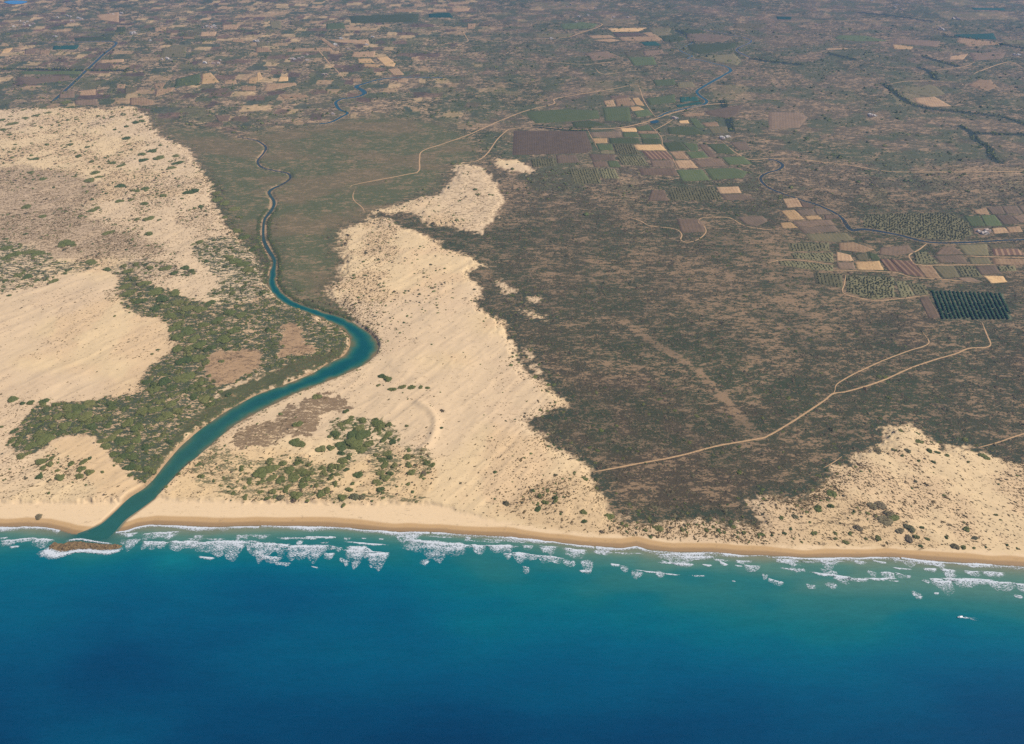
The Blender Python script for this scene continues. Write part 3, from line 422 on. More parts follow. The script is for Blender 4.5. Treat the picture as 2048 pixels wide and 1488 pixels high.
# colours of the bare ground and of the low growth on it, and how much of it there is
def colr(c): return np.tile(np.asarray(c, np.float32), (x.size, 1))
def mixc(a, c, m): return a * (1 - m)[:, None] + np.asarray(c, np.float32)[None, :] * m[:, None]
n300, n90, n30 = fbm(x, y, 320, 3, 51), fbm(x, y, 100, 3, 53), fbm(x * 0.42, y, 17, 4, 55, 0.75)
gcol = colr(alb(156, 129, 98))
gcol = mixc(gcol, alb(137, 115, 88), sstep(0.45, 0.62, n90))
vcol = colr(alb(77, 78, 56))
vcol = mixc(vcol, alb(85, 76, 58), sstep(0.42, 0.6, n300)); vcol = mixc(vcol, alb(66, 73, 50), sstep(0.55, 0.7, n90) * 0.8)
veg = 0.70 + 1.05 * (n30 - 0.5) + 0.30 * (n90 - 0.5)
veg -= 0.42 * sstep(17, 4, d_sw + 14 * (fbm(x, y, 20, 2, 59) - 0.5)) + 0.10 * sstep(60, 15, d_sw2)
veg -= 0.07 * sstep(1350, 2000, y)
vcol = mixc(vcol, alb(84, 88, 62), 0.5 * sstep(1400, 1900, y)); vcol = mixc(vcol, alb(72, 80, 54), sstep(0.5, 0.64, fbm(x, y, 220, 3, 58)) * 0.7)
# eastern part of the scrub is more open
open_e = sdf(wx, wy, W([(1400,470),(1600,450),(1700,560),(1720,640),(1560,760),(1450,700),(1380,600)]), 80)
veg -= 0.10 * sstep(-60, 60, open_e)
edge_dark = sstep(-45, -4, s_sand) * (1 - sand) * (y < 1750)
veg += 0.10 * edge_dark; vcol = mixc(vcol, alb(66, 76, 58), edge_dark * 0.7)
# green plain
gcol = mixc(gcol, alb(154, 130, 98), z_plain)
gp = fbm(x * 0.5 + y * 0.2, y, 120, 4, 57, 0.6)
pv = mixc(colr(alb(100, 103, 70)), alb(120, 108, 78), sstep(0.47, 0.64, gp))
vcol = vcol * (1 - z_plain)[:, None] + pv * z_plain[:, None]
veg = veg * (1 - z_plain) + (0.76 + 1.15 * (n30 - 0.5) + 0.25 * (n90 - 0.5)) * z_plain
# far plains
fw = farm * (1 - z_plain)
west = sstep(300, -500, x + 0.05 * (y - 3000)) * sstep(2700, 3300, y)
gcol = mixc(gcol, alb(184, 152, 118), fw * 0.8); gcol = mixc(gcol, alb(204, 170, 132), fw * west * 0.8)
vcol = mixc(vcol, alb(110, 99, 78), fw * sstep(0.4, 0.6, n300) * 0.8); vcol = mixc(vcol, alb(94, 98, 70), fw * sstep(0.48, 0.62, n90) * 0.8)
def patchwork(cw, ch, ang, seed):
    c, s = math.cos(ang), math.sin(ang)
    a = x * c + y * s + 40 * (fbm(x, y, 60, 2, seed + 7) - 0.5); b = -x * s + y * c + 46 * (fbm(x, y, 60, 2, seed + 9) - 0.5)
    b2 = b + 14 * np.sin(a / 310)
    r = np.floor(b2 / ch).astype(np.int64)
    t = np.random.default_rng(seed).random((512, 4)).astype(np.float32)
    q = (a + t[r % 512, 0] * cw * 3) / (cw * (0.55 + t[r % 512, 1]))
    q += 0.3 * np.sin(q * 1.7 + r)
    cidx = np.floor(q).astype(np.int64)
    hsh = (cidx * 7919 + r * 104729) % 65536
    tt = np.random.default_rng(seed + 1).random((65536, 2)).astype(np.float32)
    return tt[hsh, 0], tt[hsh, 1]
PAL = np.array([alb(226,190,140), alb(204,168,126), alb(140,112,92), alb(98,106,74), alb(124,120,84), alb(112,92,80), alb(88,100,78)], np.float32)
p1, q1 = patchwork(64, 78, 0.06, 61); p2, q2 = patchwork(170, 260, -0.12, 65)
pc = PAL[(p1 * 6.999).astype(int)]
pw = np.clip(west * sstep(0.40, 0.36, q1) + sstep(4400, 5600, y) * 0.5 * sstep(0.26, 0.24, q1) * sstep(0.5, 0.62, n300), 0, 1) * (1 - z_plain) * (1 - sand) * 0.85
gcol = gcol * (1 - pw)[:, None] + pc * pw[:, None]
vcol = vcol * (1 - pw * 0.75)[:, None] + (pc * 0.8) * (pw * 0.75)[:, None]
pc2 = PAL[(p2 * 6.999).astype(int)]
pw2 = fw * sstep(0.2, 0.18, q2) * 0.16 * (1 - pw)
gcol = gcol * (1 - pw2)[:, None] + pc2 * pw2[:, None]; vcol = vcol * (1 - pw2)[:, None] + pc2 * pw2[:, None]
veg = veg * (1 - fw) + (0.78 - 0.09 * west + 1.25 * (n30 - 0.5) + 0.55 * (n90 - 0.5)) * fw
# tree-lined creeks
cr = sstep(16, 6, d_cr - 0.002 * y); vcol = mixc(vcol, alb(58, 68, 56), cr); veg = np.maximum(veg, cr)
# open sand
sandc = mixc(colr(alb(238, 207, 160)), alb(233, 199, 154), sstep(0.4, 0.62, n90))
sandc = mixc(sandc, alb(230, 200, 162), sstep(0.45, 0.6, n300) * 0.7)
sandc = mixc(sandc, alb(204, 175, 142), z_grey * 0.8)
sandc = mixc(sandc, alb(232, 196, 146), z_f * 0.4); sandc = mixc(sandc, alb(216, 180, 134), (z_dr + z_dse) * 0.45)
sandc = mixc(sandc, alb(228, 190, 136), z_db * 0.4)
gcol = gcol * (1 - sand)[:, None] + sandc * sand[:, None]
sv = 0.02 + 0.26 * (n30 - 0.5) + 0.30 * z_grey + 0.16 * z_dse + 0.20 * z_dr + 0.10 * z_dsw + 0.06 * z_db + 0.26 * sstep(-5, 20, s_lobe) * sstep(300, 560, x + y * 0 + 700)
sv = sv * (1 - z_e) * (1 - z_f)
veg = veg * (1 - sand) + sv * sand
vcol = vcol * (1 - sand)[:, None] + alb(148, 126, 94)[None, :] * sand[:, None]
# shrub belts and banks on the sand
for z, c, v in ((z_belt, (84, 90, 64), 0.70), (z_bank, (94, 96, 64), 0.92), (z_rs, (90, 92, 68), 0.55), (z_ls, (100, 98, 74), 0.5), (z_ms, (108, 98, 78), 0.5), (z_greenb, (100, 100, 72), 0.55), (z_spit, (128, 120, 84), 0.50), (z_edge, (84, 88, 62), 0.72)):
    vcol = mixc(vcol, alb(*c), z); veg = veg * (1 - z) + (v + 0.8 * (n30 - 0.5)) * z
gcol = mixc(gcol, alb(206, 170, 130), z_belt * 0.8); gcol = mixc(gcol, alb(150, 128, 92), z_bank)
vcol = mixc(vcol, alb(146, 122, 92), z_brown); veg = veg * (1 - z_brown) + (0.78 + 0.5 * (n30 - 0.5)) * z_brown
gcol = mixc(gcol, alb(186, 152, 114), z_tan); veg = veg * (1 - z_tan) + (0.30 + 0.5 * (n30 - 0.5)) * z_tan; vcol = mixc(vcol, alb(136, 108, 82), z_tan * 0.8)
# beach: dry, then wet
gcol = mixc(gcol, alb(244, 212, 168), beach); veg = veg * (1 - beach)
wet_w = 11 + 8 * fbm(x, y * 0.2, 70, 2, 71)
gcol = mixc(gcol, alb(208, 170, 120), sstep(wet_w * 1.5, wet_w * 1.2, cd)); gcol = mixc(gcol, alb(170, 138, 98), sstep(wet_w * 0.85, wet_w * 0.5, cd)); gcol = mixc(gcol, alb(134, 116, 90), sstep(3.5, 0.5, cd))
# banks of the river: pale mud lip, green fringe on the left shore upstream
lip = sstep(7, 4, dr) * (dr < 8) * (cd > 4) * np.where(y > 1150, 0.25 + 0.75 * sstep(0.4, 0.62, fbm(x, y, 30, 2, 73)), 1.0); gcol = mixc(gcol, alb(186, 154, 116), lip); veg = veg * (1 - lip * 0.8)
fr = sstep(20, 12, dr + 10 * (fbm(x, y, 16, 2, 75) - 0.5)) * sstep(2, 6, dr) * (1 - 0.7 * sand) * (y < 2300) * (y > 1120); vcol = mixc(vcol, alb(80, 88, 54), fr); veg = np.maximum(veg, fr)
veg = np.clip(veg, 0, 1.15)
VG = veg.reshape(NY, NU)
wet = sstep(wet_w, wet_w * 0.3, cd)
print("cover", time.time() - T0)

# ------------------------------------------------------------------ mesh and material helpers
def link(o, parent=None):
    scene.collection.objects.link(o)
    if parent is not None: o.parent = parent
    return o
def np_mesh(name, verts, faces, attrs=None, colors=None, smooth_shade=True):
    """faces: (n,3) or (n,4) int array"""
    me = bpy.data.meshes.new(name)
    verts = np.asarray(verts, np.float32); faces = np.asarray(faces, np.int32)
    n, k = faces.shape
    me.vertices.add(len(verts)); me.vertices.foreach_set("co", verts.ravel())
    me.loops.add(n * k); me.loops.foreach_set("vertex_index", faces.ravel())
    me.polygons.add(n); me.polygons.foreach_set("loop_start", np.arange(0, n * k, k, dtype=np.int32))
    me.polygons.foreach_set("use_smooth", np.full(n, smooth_shade, bool))
    for nm, v in (attrs or {}).items():
        me.attributes.new(nm, 'FLOAT', 'POINT').data.foreach_set("value", np.asarray(v, np.float32).ravel())
    for nm, v in (colors or {}).items():
        v = np.asarray(v, np.float32); v4 = np.ones((len(v), 4), np.float32); v4[:, :3] = v
        me.attributes.new(nm, 'FLOAT_COLOR', 'POINT').data.foreach_set("color", v4.ravel())
    me.update(calc_edges=True)
    return me
def quads(nr, nc, off=0):
    i = np.arange(nr - 1)[:, None] * nc + np.arange(nc - 1)[None, :] + off
    return np.stack([i, i + 1, i + nc + 1, i + nc], -1).reshape(-1, 4)
def obj(name, me, mat=None, parent=None, label=None, cat=None, group=None, kind=None, loc=None):
    o = bpy.data.objects.new(name, me)
    if mat is not None and me is not None and not me.materials: me.materials.append(mat)
    if loc is not None: o.location = loc
    tag(o, label, cat, group, kind)
    return link(o, parent)
def tag(o, label=None, cat=None, group=None, kind=None):
    if label: o["label"] = label
    if cat: o["category"] = cat
    if group: o["group"] = group
    if kind: o["kind"] = kind
class M:
    """tiny node-graph builder"""
    def __init__(self, name):
        self.m = bpy.data.materials.new(name); self.m.use_nodes = True
        self.t = self.m.node_tree; self.b = self.t.nodes["Principled BSDF"]; self.out = self.t.nodes["Material Output"]
        self.b.inputs["Roughness"].default_value = 0.9; self.b.inputs["Specular IOR Level"].default_value = 0.15
    def n(self, kind, **kw):
        nd = self.t.nodes.new(kind)
        for k, v in kw.items(): setattr(nd, k, v)
        return nd
    def set(self, sock, v):
        if hasattr(v, "is_linked") or isinstance(v, bpy.types.NodeSocket): self.t.links.new(v, sock)
        elif isinstance(v, (tuple, list, np.ndarray)):
            v = list(map(float, v)); sock.default_value = v + [1.0] if len(sock.default_value) == 4 and len(v) == 3 else v
        else: sock.default_value = v
    def math(self, op, a, b=None, c=None, clamp=False):
        nd = self.n("ShaderNodeMath", operation=op, use_clamp=clamp)
        for s, v in zip(nd.inputs, (a, b, c)):
            if v is not None: self.set(s, v)
        return nd.outputs[0]
    def mix(self, f, a, b, mode='MIX'):
        nd = self.n("ShaderNodeMix", data_type='RGBA', blend_type=mode)
        self.set(nd.inputs[0], f); self.set(nd.inputs[6], a); self.set(nd.inputs[7], b)
        return nd.outputs[2]
    def attr(self, name, fac=False):
        nd = self.n("ShaderNodeAttribute", attribute_name=name)
        return nd.outputs["Fac"] if fac else nd.outputs["Color"]
    def pos(self, scale=(1, 1, 1), rot=0.0):
        g = self.n("ShaderNodeNewGeometry"); mp = self.n("ShaderNodeMapping")
        self.t.links.new(g.outputs["Position"], mp.inputs[0]); mp.inputs["Scale"].default_value = scale; mp.inputs["Rotation"].default_value = (0, 0, rot)
        return mp.outputs[0]
    def noise(self, vec, scale, detail=3, rough=0.55):
        nd = self.n("ShaderNodeTexNoise"); self.t.links.new(vec, nd.inputs["Vector"])
        nd.inputs["Scale"].default_value = scale; nd.inputs["Detail"].default_value = detail; nd.inputs["Roughness"].default_value = rough
        return nd.outputs[0]
    def ramp(self, v, lo, hi, a=0.0, b=1.0):
        nd = self.n("ShaderNodeMapRange", interpolation_type='SMOOTHSTEP')
        for s, q in zip(nd.inputs[:5], (v, lo, hi, a, b)): self.set(s, q)
        return nd.outputs[0]
    def bump(self, hgt, strength, dist):
        nd = self.n("ShaderNodeBump"); self.set(nd.inputs["Height"], hgt)
        nd.inputs["Strength"].default_value = strength; nd.inputs["Distance"].default_value = dist
        self.t.links.new(nd.outputs[0], self.b.inputs["Normal"])
    def base(self, c): self.set(self.b.inputs["Base Color"], c)

def scale_col(m, col, fac):
    nd = m.n("ShaderNodeVectorMath", operation='SCALE'); m.set(nd.inputs[0], col); m.set(nd.inputs[3], fac)
    return nd.outputs[0]

# ground
m = M("ground_cover")
p_iso = m.pos(); p_str = m.pos((0.42, 1.0, 1.0))
n_a = m.noise(p_str, 0.13, 4, 0.68); n_b = m.noise(p_str, 0.5, 3, 0.65); n_c = m.noise(p_iso, 1.3, 2, 0.5)
mixn = m.math('ADD', m.math('MULTIPLY', n_a, 0.55), m.math('MULTIPLY', n_b, 0.45))
val = m.ramp(mixn, 0.36, 0.64)
vg = m.attr("veg", True)
thr = m.math('SUBTRACT', 1.0, vg)
msk = m.ramp(val, m.math('SUBTRACT', thr, 0.16), m.math('ADD', thr, 0.16))
g1 = scale_col(m, m.attr("gcol"), m.math('ADD', 0.88, m.math('MULTIPLY', n_b, 0.24)))
v1 = scale_col(m, m.attr("vcol"), m.math('ADD', 0.45, m.math('MULTIPLY', n_b, 1.1)))
m.base(m.mix(msk, g1, v1))
m.set(m.b.inputs["Roughness"], m.math('SUBTRACT', 0.95, m.math('MULTIPLY', m.attr("wet", True), 0.45)))
m.bump(m.math('MULTIPLY', m.math('ADD', n_b, m.math('MULTIPLY', n_c, 0.35)), m.math('SUBTRACT', 1.0, m.math('MULTIPLY', m.attr('open', True), 0.8))), 0.55, 1.2)
GROUND = m.m
verts = np.stack([x, y, h], 1)
ground = obj("ground", np_mesh("ground", verts, quads(NY, NU), {"veg": veg, "wet": wet, "open": sand}, {"gcol": gcol, "vcol": vcol}), GROUND,
             label="coastal plain of pale dunes, beach, dark scrub and far farmland", kind="structure")
def gz(px, py): return grid_sample(HZ, np.asarray(px, float), np.asarray(py, float))
print("ground", time.time() - T0)

# ------------------------------------------------------------------ sea
m = M("sea_water")
p = m.pos((1, 1, 1), 0.25); ps = m.pos((0.22, 1, 1), 0.12)
w1 = m.noise(ps, 0.06, 3, 0.6); w2 = m.noise(ps, 0.25, 4, 0.65)
tone = m.math('ADD', 0.68, m.math('MULTIPLY', m.math('ADD', m.math('MULTIPLY', w1, 0.45), m.math('MULTIPLY', w2, 0.55)), 0.64))
m.base(scale_col(m, m.attr("wcol"), tone))
m.b.inputs["IOR"].default_value = 1.33; m.b.inputs["Specular IOR Level"].default_value = 0.3; m.b.inputs["Roughness"].default_value = 0.14
m.bump(m.math('ADD', w2, m.math('MULTIPLY', w1, 0.8)), 0.32, 1.2)
SEA = m.m
sx = np.concatenate([np.linspace(-6000, -1100, 12), np.arange(-1095, 1100, 3.5), np.linspace(1105, 6000, 12)])
sy = np.concatenate([np.linspace(-4000, 400, 14), np.arange(405, 1080, 3.5), [1100, 1130]])
SX, SY = np.meshgrid(sx, sy); fx, fy = SX.ravel(), SY.ravel()
off = -coast_dist(fx, fy)
nn = fbm(fx * 0.5, fy, 260, 3, 81); nm = fbm(fx * 0.4, fy, 90, 3, 83); ns = fbm(fx * 0.5, fy, 30, 3, 85)
eff = off * (1 + 1.5 * (nn - 0.5)) + 110 * (nm - 0.5) * np.clip(off / 60, 0, 1) + 16 * (ns - 0.5) * np.clip(off / 40, 0, 1)
eff = np.maximum(eff, off * 0.5) - 12 * sstep(150, 600, fx) * sstep(15, 60, off) * sstep(260, 120, off)
stops = np.array([-30, 2, 12, 30, 60, 95, 140, 210, 300, 430, 700])
cols = np.array([alb(150,136,104), alb(134,136,110), alb(92,132,116), alb(48,118,114), alb(16,110,118), alb(2,104,122), alb(0,95,121), alb(0,83,115), alb(0,69,104), alb(0,57,93), alb(0,51,86)])
wc = np.stack([np.interp(eff, stops, cols[:, k]) for k in range(3)], 1)
# bright turquoise eddy off the river mouth and a darker plume beside the reef
ed = np.exp(-(((fx - ground_xy(352, 1120)[0]) / 42) ** 2 + ((fy - ground_xy(352, 1125)[1]) / 24) ** 2))
wc = wc * (1 - 0.6 * ed * ns * 1.4)[:, None] + alb(20, 132, 134)[None, :] * (0.6 * ed * ns * 1.4)[:, None]
pl = np.clip(1.25 * np.exp(-(((fx - ground_xy(182, 1074)[0]) / 52) ** 2 + ((fy - ground_xy(182, 1074)[1]) / 20) ** 2)), 0, 1)
wc = wc * (1 - pl)[:, None] + alb(46, 102, 94)[None, :] * pl[:, None]
swell = 0.35 * np.sin((fy + 0.12 * fx + 18 * ns) / 5.2) * np.clip(off / 30, 0, 1)
sea = obj("sea", np_mesh("sea", np.stack([fx, fy, swell * 0.6], 1), quads(len(sy), len(sx)), None, {"wcol": wc}), SEA, label="deep blue sea turning teal towards the beach", kind="structure")

# ------------------------------------------------------------------ rivers, canals, ponds
m = M("river_water")
ps = m.pos((1, 1, 1)); w2 = m.noise(ps, 0.3, 3, 0.6); w1 = m.noise(ps, 0.05, 2)
tone = m.math('ADD', 0.85, m.math('MULTIPLY', w1, 0.3))
m.base(scale_col(m, m.attr("wcol"), tone)); m.b.inputs["IOR"].default_value = 1.33; m.b.inputs["Specular IOR Level"].default_value = 0.28; m.b.inputs["Roughness"].default_value = 0.16
m.bump(w2, 0.15, 0.4); RIVER = m.m
def resample(pts, n):
    s = np.concatenate([[0], np.cumsum(np.linalg.norm(np.diff(pts, axis=0), axis=1))]); t = np.linspace(0, s[-1], n)
    return np.stack([np.interp(t, s, pts[:, 0]), np.interp(t, s, pts[:, 1])], 1)
def strip_mesh(name, left, right, zf, ncol, colf):
    n = len(left); t = np.linspace(0, 1, ncol)
    P = left[:, None, :] * (1 - t)[None, :, None] + right[:, None, :] * t[None, :, None]
    P = P.reshape(-1, 2); tt = np.tile(t, n); ss = np.repeat(np.linspace(0, 1, n), ncol)
    return np_mesh(name, np.column_stack([P, zf(P[:, 0], P[:, 1], tt)]), quads(n, ncol), None, {"wcol": colf(P, tt, ss)})
# lower river: match the two banks point by point (same number of traced stations), then refine
nst = 36
Lb = smooth(W(RIV_L), 5); Rb = smooth(W(RIV_R), 5)
ctr = resample((resample(W(RIV_L), 400) + resample(W(RIV_R), 400)) / 2, 260)
rl, rr = [], []
Ld, Rd = resample(Lb, 4000), resample(Rb, 4000)
li = ri = 0
for c in ctr:   # nearest bank points, moving monotonically upstream
    wl_ = slice(li, min(li + 260, 4000)); li = li + int(np.argmin(((Ld[wl_] - c) ** 2).sum(1))); rl.append(Ld[li])
    wr_ = slice(ri, min(ri + 260, 4000)); ri = ri + int(np.argmin(((Rd[wr_] - c) ** 2).sum(1))); rr.append(Rd[ri])
rl, rr = np.array(rl), np.array(rr)
cdir = np.gradient(ctr, axis=0); cdir /= np.linalg.norm(cdir, axis=1)[:, None]; cn = np.stack([-cdir[:, 1], cdir[:, 0]], 1)
upw = (1.5 - 3.6 * sstep(0.55, 0.75, np.linspace(0, 1, len(ctr))))[:, None]
rl = rl + cn * upw * np.sign(((rl - ctr) * cn).sum(1))[:, None]; rr = rr + cn * upw * np.sign(((rr - ctr) * cn).sum(1))[:, None]
def river_col(P, t, s):
    e = np.minimum(t, 1 - t) * 2 + sstep(0.075, 0.03, s)
    n = fbm(P[:, 0], P[:, 1], 22, 3, 91)
    sh = np.clip(e * 1.25 + 0.5 * sstep(0.06, 0.0, s) + 0.9 * (n - 0.5) - 0.22 * sstep(0.62, 0.5, t) * sstep(0.42, 0.5, s) * sstep(0.64, 0.56, s), 0, 1)
    c = np.array([alb(138,118,84), alb(104,112,80), alb(58,108,92), alb(30,98,92), alb(20,88,90)])
    st = np.array([0, 0.2, 0.45, 0.75, 1.0])
    w = np.stack([np.interp(sh, st, c[:, k]) for k in range(3)], 1)
    up = sstep(0.60, 0.75, s)[:, None]
    w = w * (1 - up * 0.8) + alb(62, 76, 70)[None, :] * up * 0.8
    lo = sstep(0.35, 0.05, s)[:, None]
    w = w * (1 - 0.7 * lo) + alb(60, 104, 88)[None, :] * 0.7 * lo
    mo = sstep(0.07, 0.01, s)[:, None]
    return w * (1 - mo) + alb(46, 102, 94)[None, :] * mo
riv = obj("river", strip_mesh("river", rl, rr, lambda a, b, t: water_level(b), 13, river_col), RIVER, label="teal river winding past the central dune down to the sea", kind="structure")
def ribbon(pts, width, step):
    c = smooth(W(pts), step)
    d = np.gradient(c, axis=0); d /= np.linalg.norm(d, axis=1)[:, None] + 1e-9; nrm = np.stack([-d[:, 1], d[:, 0]], 1)
    wv = np.asarray(width(np.linspace(0, 1, len(c))) if callable(width) else np.full(len(c), width))
    wv = wv * (0.85 + 0.3 * vnoise(c[:, 0] / 60, c[:, 1] / 60, 95))
    return c - nrm * wv[:, None] / 2, c + nrm * wv[:, None] / 2
def stream(name, pts, width, col, label, zoff=0.4, low=False, step=8):
    l, r = ribbon(pts, width, step)
    zf = (lambda a, b, t: water_level(b)) if low else (lambda a, b, t: gz(a, b) + zoff)
    obj(name, strip_mesh(name, l, r, zf, 7, lambda P, t, s: mixed(P, t, col)), RIVER, label=label, kind="structure")
    if not low:   # pale banks as their own strips, dropped at the outer edge
        for sgn, (a0, b0) in ((1, (l, r)), (-1, (r, l))):
            dvec = (a0 - b0); dvec /= np.linalg.norm(dvec, axis=1)[:, None] + 1e-9
            bank_strip(a0 + dvec * 0.3, dvec, max(4.0, 0.3 * (width if not callable(width) else 10)), "river_bank" if "canal" not in name else "canal_bank", label)
def mixed(P, t, col):
    e = sstep(0, 0.5, np.minimum(t, 1 - t) * 2)[:, None]
    return alb(84, 88, 74)[None, :] * (1 - e) + alb(*col)[None, :] * e
mb = M("river_bank"); pb = mb.pos(); nb_ = mb.noise(pb, 0.12, 3)
mb.base(mb.mix(mb.ramp(nb_, 0.4, 0.62), alb(176, 146, 106), alb(112, 104, 76))); BANK = mb.m
def bank_strip(edge, dvec, wdt, name, label):
    t = np.array([0, 0.15, 0.8, 1.0]); zz = np.array([-0.1, 0.75, 0.6, -0.8])
    n = len(edge); P = (edge[:, None, :] + dvec[:, None, :] * (t * wdt)[None, :, None]).reshape(-1, 2)
    o = obj(name, np_mesh(name, np.column_stack([P, gz(P[:, 0], P[:, 1]) + np.tile(zz, n)]), quads(n, 4)), BANK, label="pale earth bank of the " + label.split(",")[0][:60], kind="structure")
stream("river", RIV_UP, 8.5, (62, 70, 66), "narrow upper river looping over the green plain", low=True)
stream("river", RIV_UP2, lambda s: 14 + 12 * np.exp(-((s - 0.55) / 0.12) ** 2), (38, 84, 92), "winding blue river reach beyond the green plain")
stream("river", RIV_E, lambda s: 10 + 7 * sstep(0.3, 0.6, s), (38, 86, 88), "eastern river winding down to the farm plots")
stream("river", RIV_E2, 11.0, (54, 66, 68), "thin far eastern river loop near the top")
stream("canal", CANAL_E, 13.0, (52, 88, 86), "green canal above the farm plots")
stream("river", RIV_SE, lambda s: 10 + 6 * np.exp(-((s - 0.52) / 0.08) ** 2), (52, 64, 66), "grey-blue river between the south-east plots")
stream("canal", CANAL_W, 17.0, (52, 68, 52), "straight dark canal with a sharp corner at far left")
def blob_mesh(name, poly, zoff, col, seed):
    c = smooth(np.vstack([poly, poly[:1]]), 12)[:-1]; cen = c.mean(0)
    n = len(c); vs_, attr_ = [], []
    for f in (1.0, 0.93, 0.5):
        p_ = cen + (c - cen) * f
        vs_.append(np.column_stack([p_, gz(p_[:, 0], p_[:, 1]) * 0 + gz(cen[0], cen[1]) + zoff]))
    V = np.vstack(vs_ + [np.array([[cen[0], cen[1], gz(cen[0], cen[1]) + zoff]])])
    Fq = []
    for r in range(2):
        i = np.arange(n); Fq.append(np.stack([r * n + i, r * n + (i + 1) % n, (r + 1) * n + (i + 1) % n, (r + 1) * n + i], 1))
    q = np.vstack(Fq); tri = np.vstack([q[:, [0, 1, 2]], q[:, [0, 2, 3]]] + [np.stack([2 * n + np.arange(n), 2 * n + (np.arange(n) + 1) % n, np.full(n, 3 * n)], 1)])
    return np_mesh(name, V, tri, None, {"wcol": np.tile(col, (len(V), 1))})
obj("pond", blob_mesh("pond", W([(8,8),(22,5),(40,5),(56,7),(46,11),(24,12)]), 2.0, alb(52, 138, 196), 1), RIVER, label="bright blue reservoir in the top left corner", kind="structure")
obj("pond", blob_mesh("pond", W([(1300,245),(1312,243),(1318,245),(1312,249),(1302,249)]), 0.7, alb(40, 78, 88), 2), RIVER, label="small dark pond beside the farm plots", kind="structure")
print("water", time.time() - T0)

# ------------------------------------------------------------------ tracks
mt = M("track_dirt"); pt = mt.pos(); nt = mt.noise(pt, 0.35, 3); ob = mt.n("ShaderNodeObjectInfo")
mt.base(mt.mix(mt.ramp(nt, 0.3, 0.7), alb(214, 176, 130), alb(182, 146, 108))); mt.bump(nt, 0.4, 0.4); TRACK = mt.m
for label, wdt, pts in TRACKS:
    c = smooth(W(pts), 5 if pts[0][1] > 400 else 12)
    d = np.gradient(c, axis=0); d /= np.linalg.norm(d, axis=1)[:, None] + 1e-9; nrm = np.stack([-d[:, 1], d[:, 0]], 1)
    ww = 0.70 * wdt * (0.8 + 0.4 * vnoise(c[:, 0] / 9, c[:, 1] / 9, 97))
    ww = ww * (0.35 + 0.65 * np.minimum(1, np.minimum(np.arange(len(c)), np.arange(len(c))[::-1]) / 8.0))
    t = np.array([-0.62, -0.5, -0.18, 0.18, 0.5, 0.62]); zz = np.array([-0.9, 0.30, 0.42, 0.42, 0.30, -0.9]) + 0.0
    P = (c[:, None, :] + nrm[:, None, :] * (t[None, :] * ww[:, None])[:, :, None]).reshape(-1, 2)
    zc = np.maximum(gz(P[:, 0], P[:, 1]), np.repeat(gz(c[:, 0], c[:, 1]) - 0.15, 6))
    obj("track", np_mesh("track", np.column_stack([P, zc + np.tile(zz, len(c))]), quads(len(c), 6)), TRACK, label=label, kind="structure")

# ------------------------------------------------------------------ labels that tell look-alikes apart
ORD = ["first","second","third","fourth","fifth","sixth","seventh","eighth","ninth","tenth","eleventh","twelfth","thirteenth","fourteenth","fifteenth","sixteenth","seventeenth","eighteenth","nineteenth","twentieth"]
def ordn(k):
    k += 1
    return ORD[k - 1] if k <= 20 else f"{k}{'th' if 10 < k % 100 < 14 else {1: 'st', 2: 'nd', 3: 'rd'}.get(k % 10, 'th')}"
def number_labels(items):
    """items: (key px-x, phrase of its look, phrase of its place); look-alikes in one place are counted from the left"""
    groups = {}
    for i, (px, look, place) in enumerate(items): groups.setdefault((look, place), []).append((px, i))
    out = [None] * len(items)
    for (look, place), lst in groups.items():
        lst.sort()
        for k, (_, i) in enumerate(lst):
            if len(lst) == 1: out[i] = f"{look} {place}"
            elif k == 0: out[i] = f"leftmost {look} {place}"
            elif k == len(lst) - 1: out[i] = f"rightmost {look} {place}"
            else: out[i] = f"{ordn(k)} {look} from left {place}"
    return out

# ------------------------------------------------------------------ fields
def field_mat(name, c1, c2, stripe=0.0, period=6.0):
    f = M(name); pz = f.pos(); oi = f.n("ShaderNodeObjectInfo")
    na = f.noise(pz, 0.03, 5, 0.72); nb = f.noise(pz, 0.4, 3, 0.6)
    mixv = f.ramp(f.math('ADD', f.math('MULTIPLY', na, 0.6), f.math('MULTIPLY', nb, 0.4)), 0.36, 0.62)
    if stripe:
        rw = f.attr("row", True)
        wv = f.math('SINE', f.math('MULTIPLY', f.math('ADD', rw, f.math('MULTIPLY', na, 2.0)), 2 * math.pi / period))
        mixv = f.math('ADD', f.math('MULTIPLY', mixv, 1 - stripe), f.math('MULTIPLY', f.ramp(wv, 0.1, 0.7), stripe))
    col = f.mix(f.math('MULTIPLY', f.ramp(f.noise(pz, 0.16, 4, 0.7), 0.54, 0.66), 0.55), f.mix(mixv, c1, c2), alb(96, 94, 70))
    f.base(scale_col(f, col, f.math('ADD', 0.72, f.math('MULTIPLY', oi.outputs["Random"], 0.55))))
    f.bump(nb, 0.5, 0.5)
    return f.m
FM = {'tan': field_mat("field_stubble", alb(222,184,130), alb(196,156,110), .25, 9), 'straw': field_mat("field_straw", alb(196,162,122), alb(160,128,96), .3, 11), 'brown': field_mat("field_brown", alb(148,122,96), alb(120,102,82), .3, 12),
      'plough': field_mat("field_ploughed", alb(136,114,90), alb(108,94,76), .35, 9), 'stripe': field_mat("field_furrowed", alb(112,86,70), alb(158,126,96), .85, 16), 'green': field_mat("field_green", alb(86,98,60), alb(104,108,70), .4, 10),
      'olive': field_mat("field_olive", alb(112,106,76), alb(134,120,86), .4, 12), 'teal': field_mat("field_lush", alb(40,88,76), alb(56,86,70), .3, 10), 'orchard': field_mat("field_orchard", alb(138,128,90), alb(116,112,80), .3, 12)}
FM['grove'] = FM['orchard']; FM['bigorchard'] = field_mat('field_orchard_green', alb(94,98,74), alb(108,106,80), .3, 9)  # big orchard has its own greener, darker ground colour
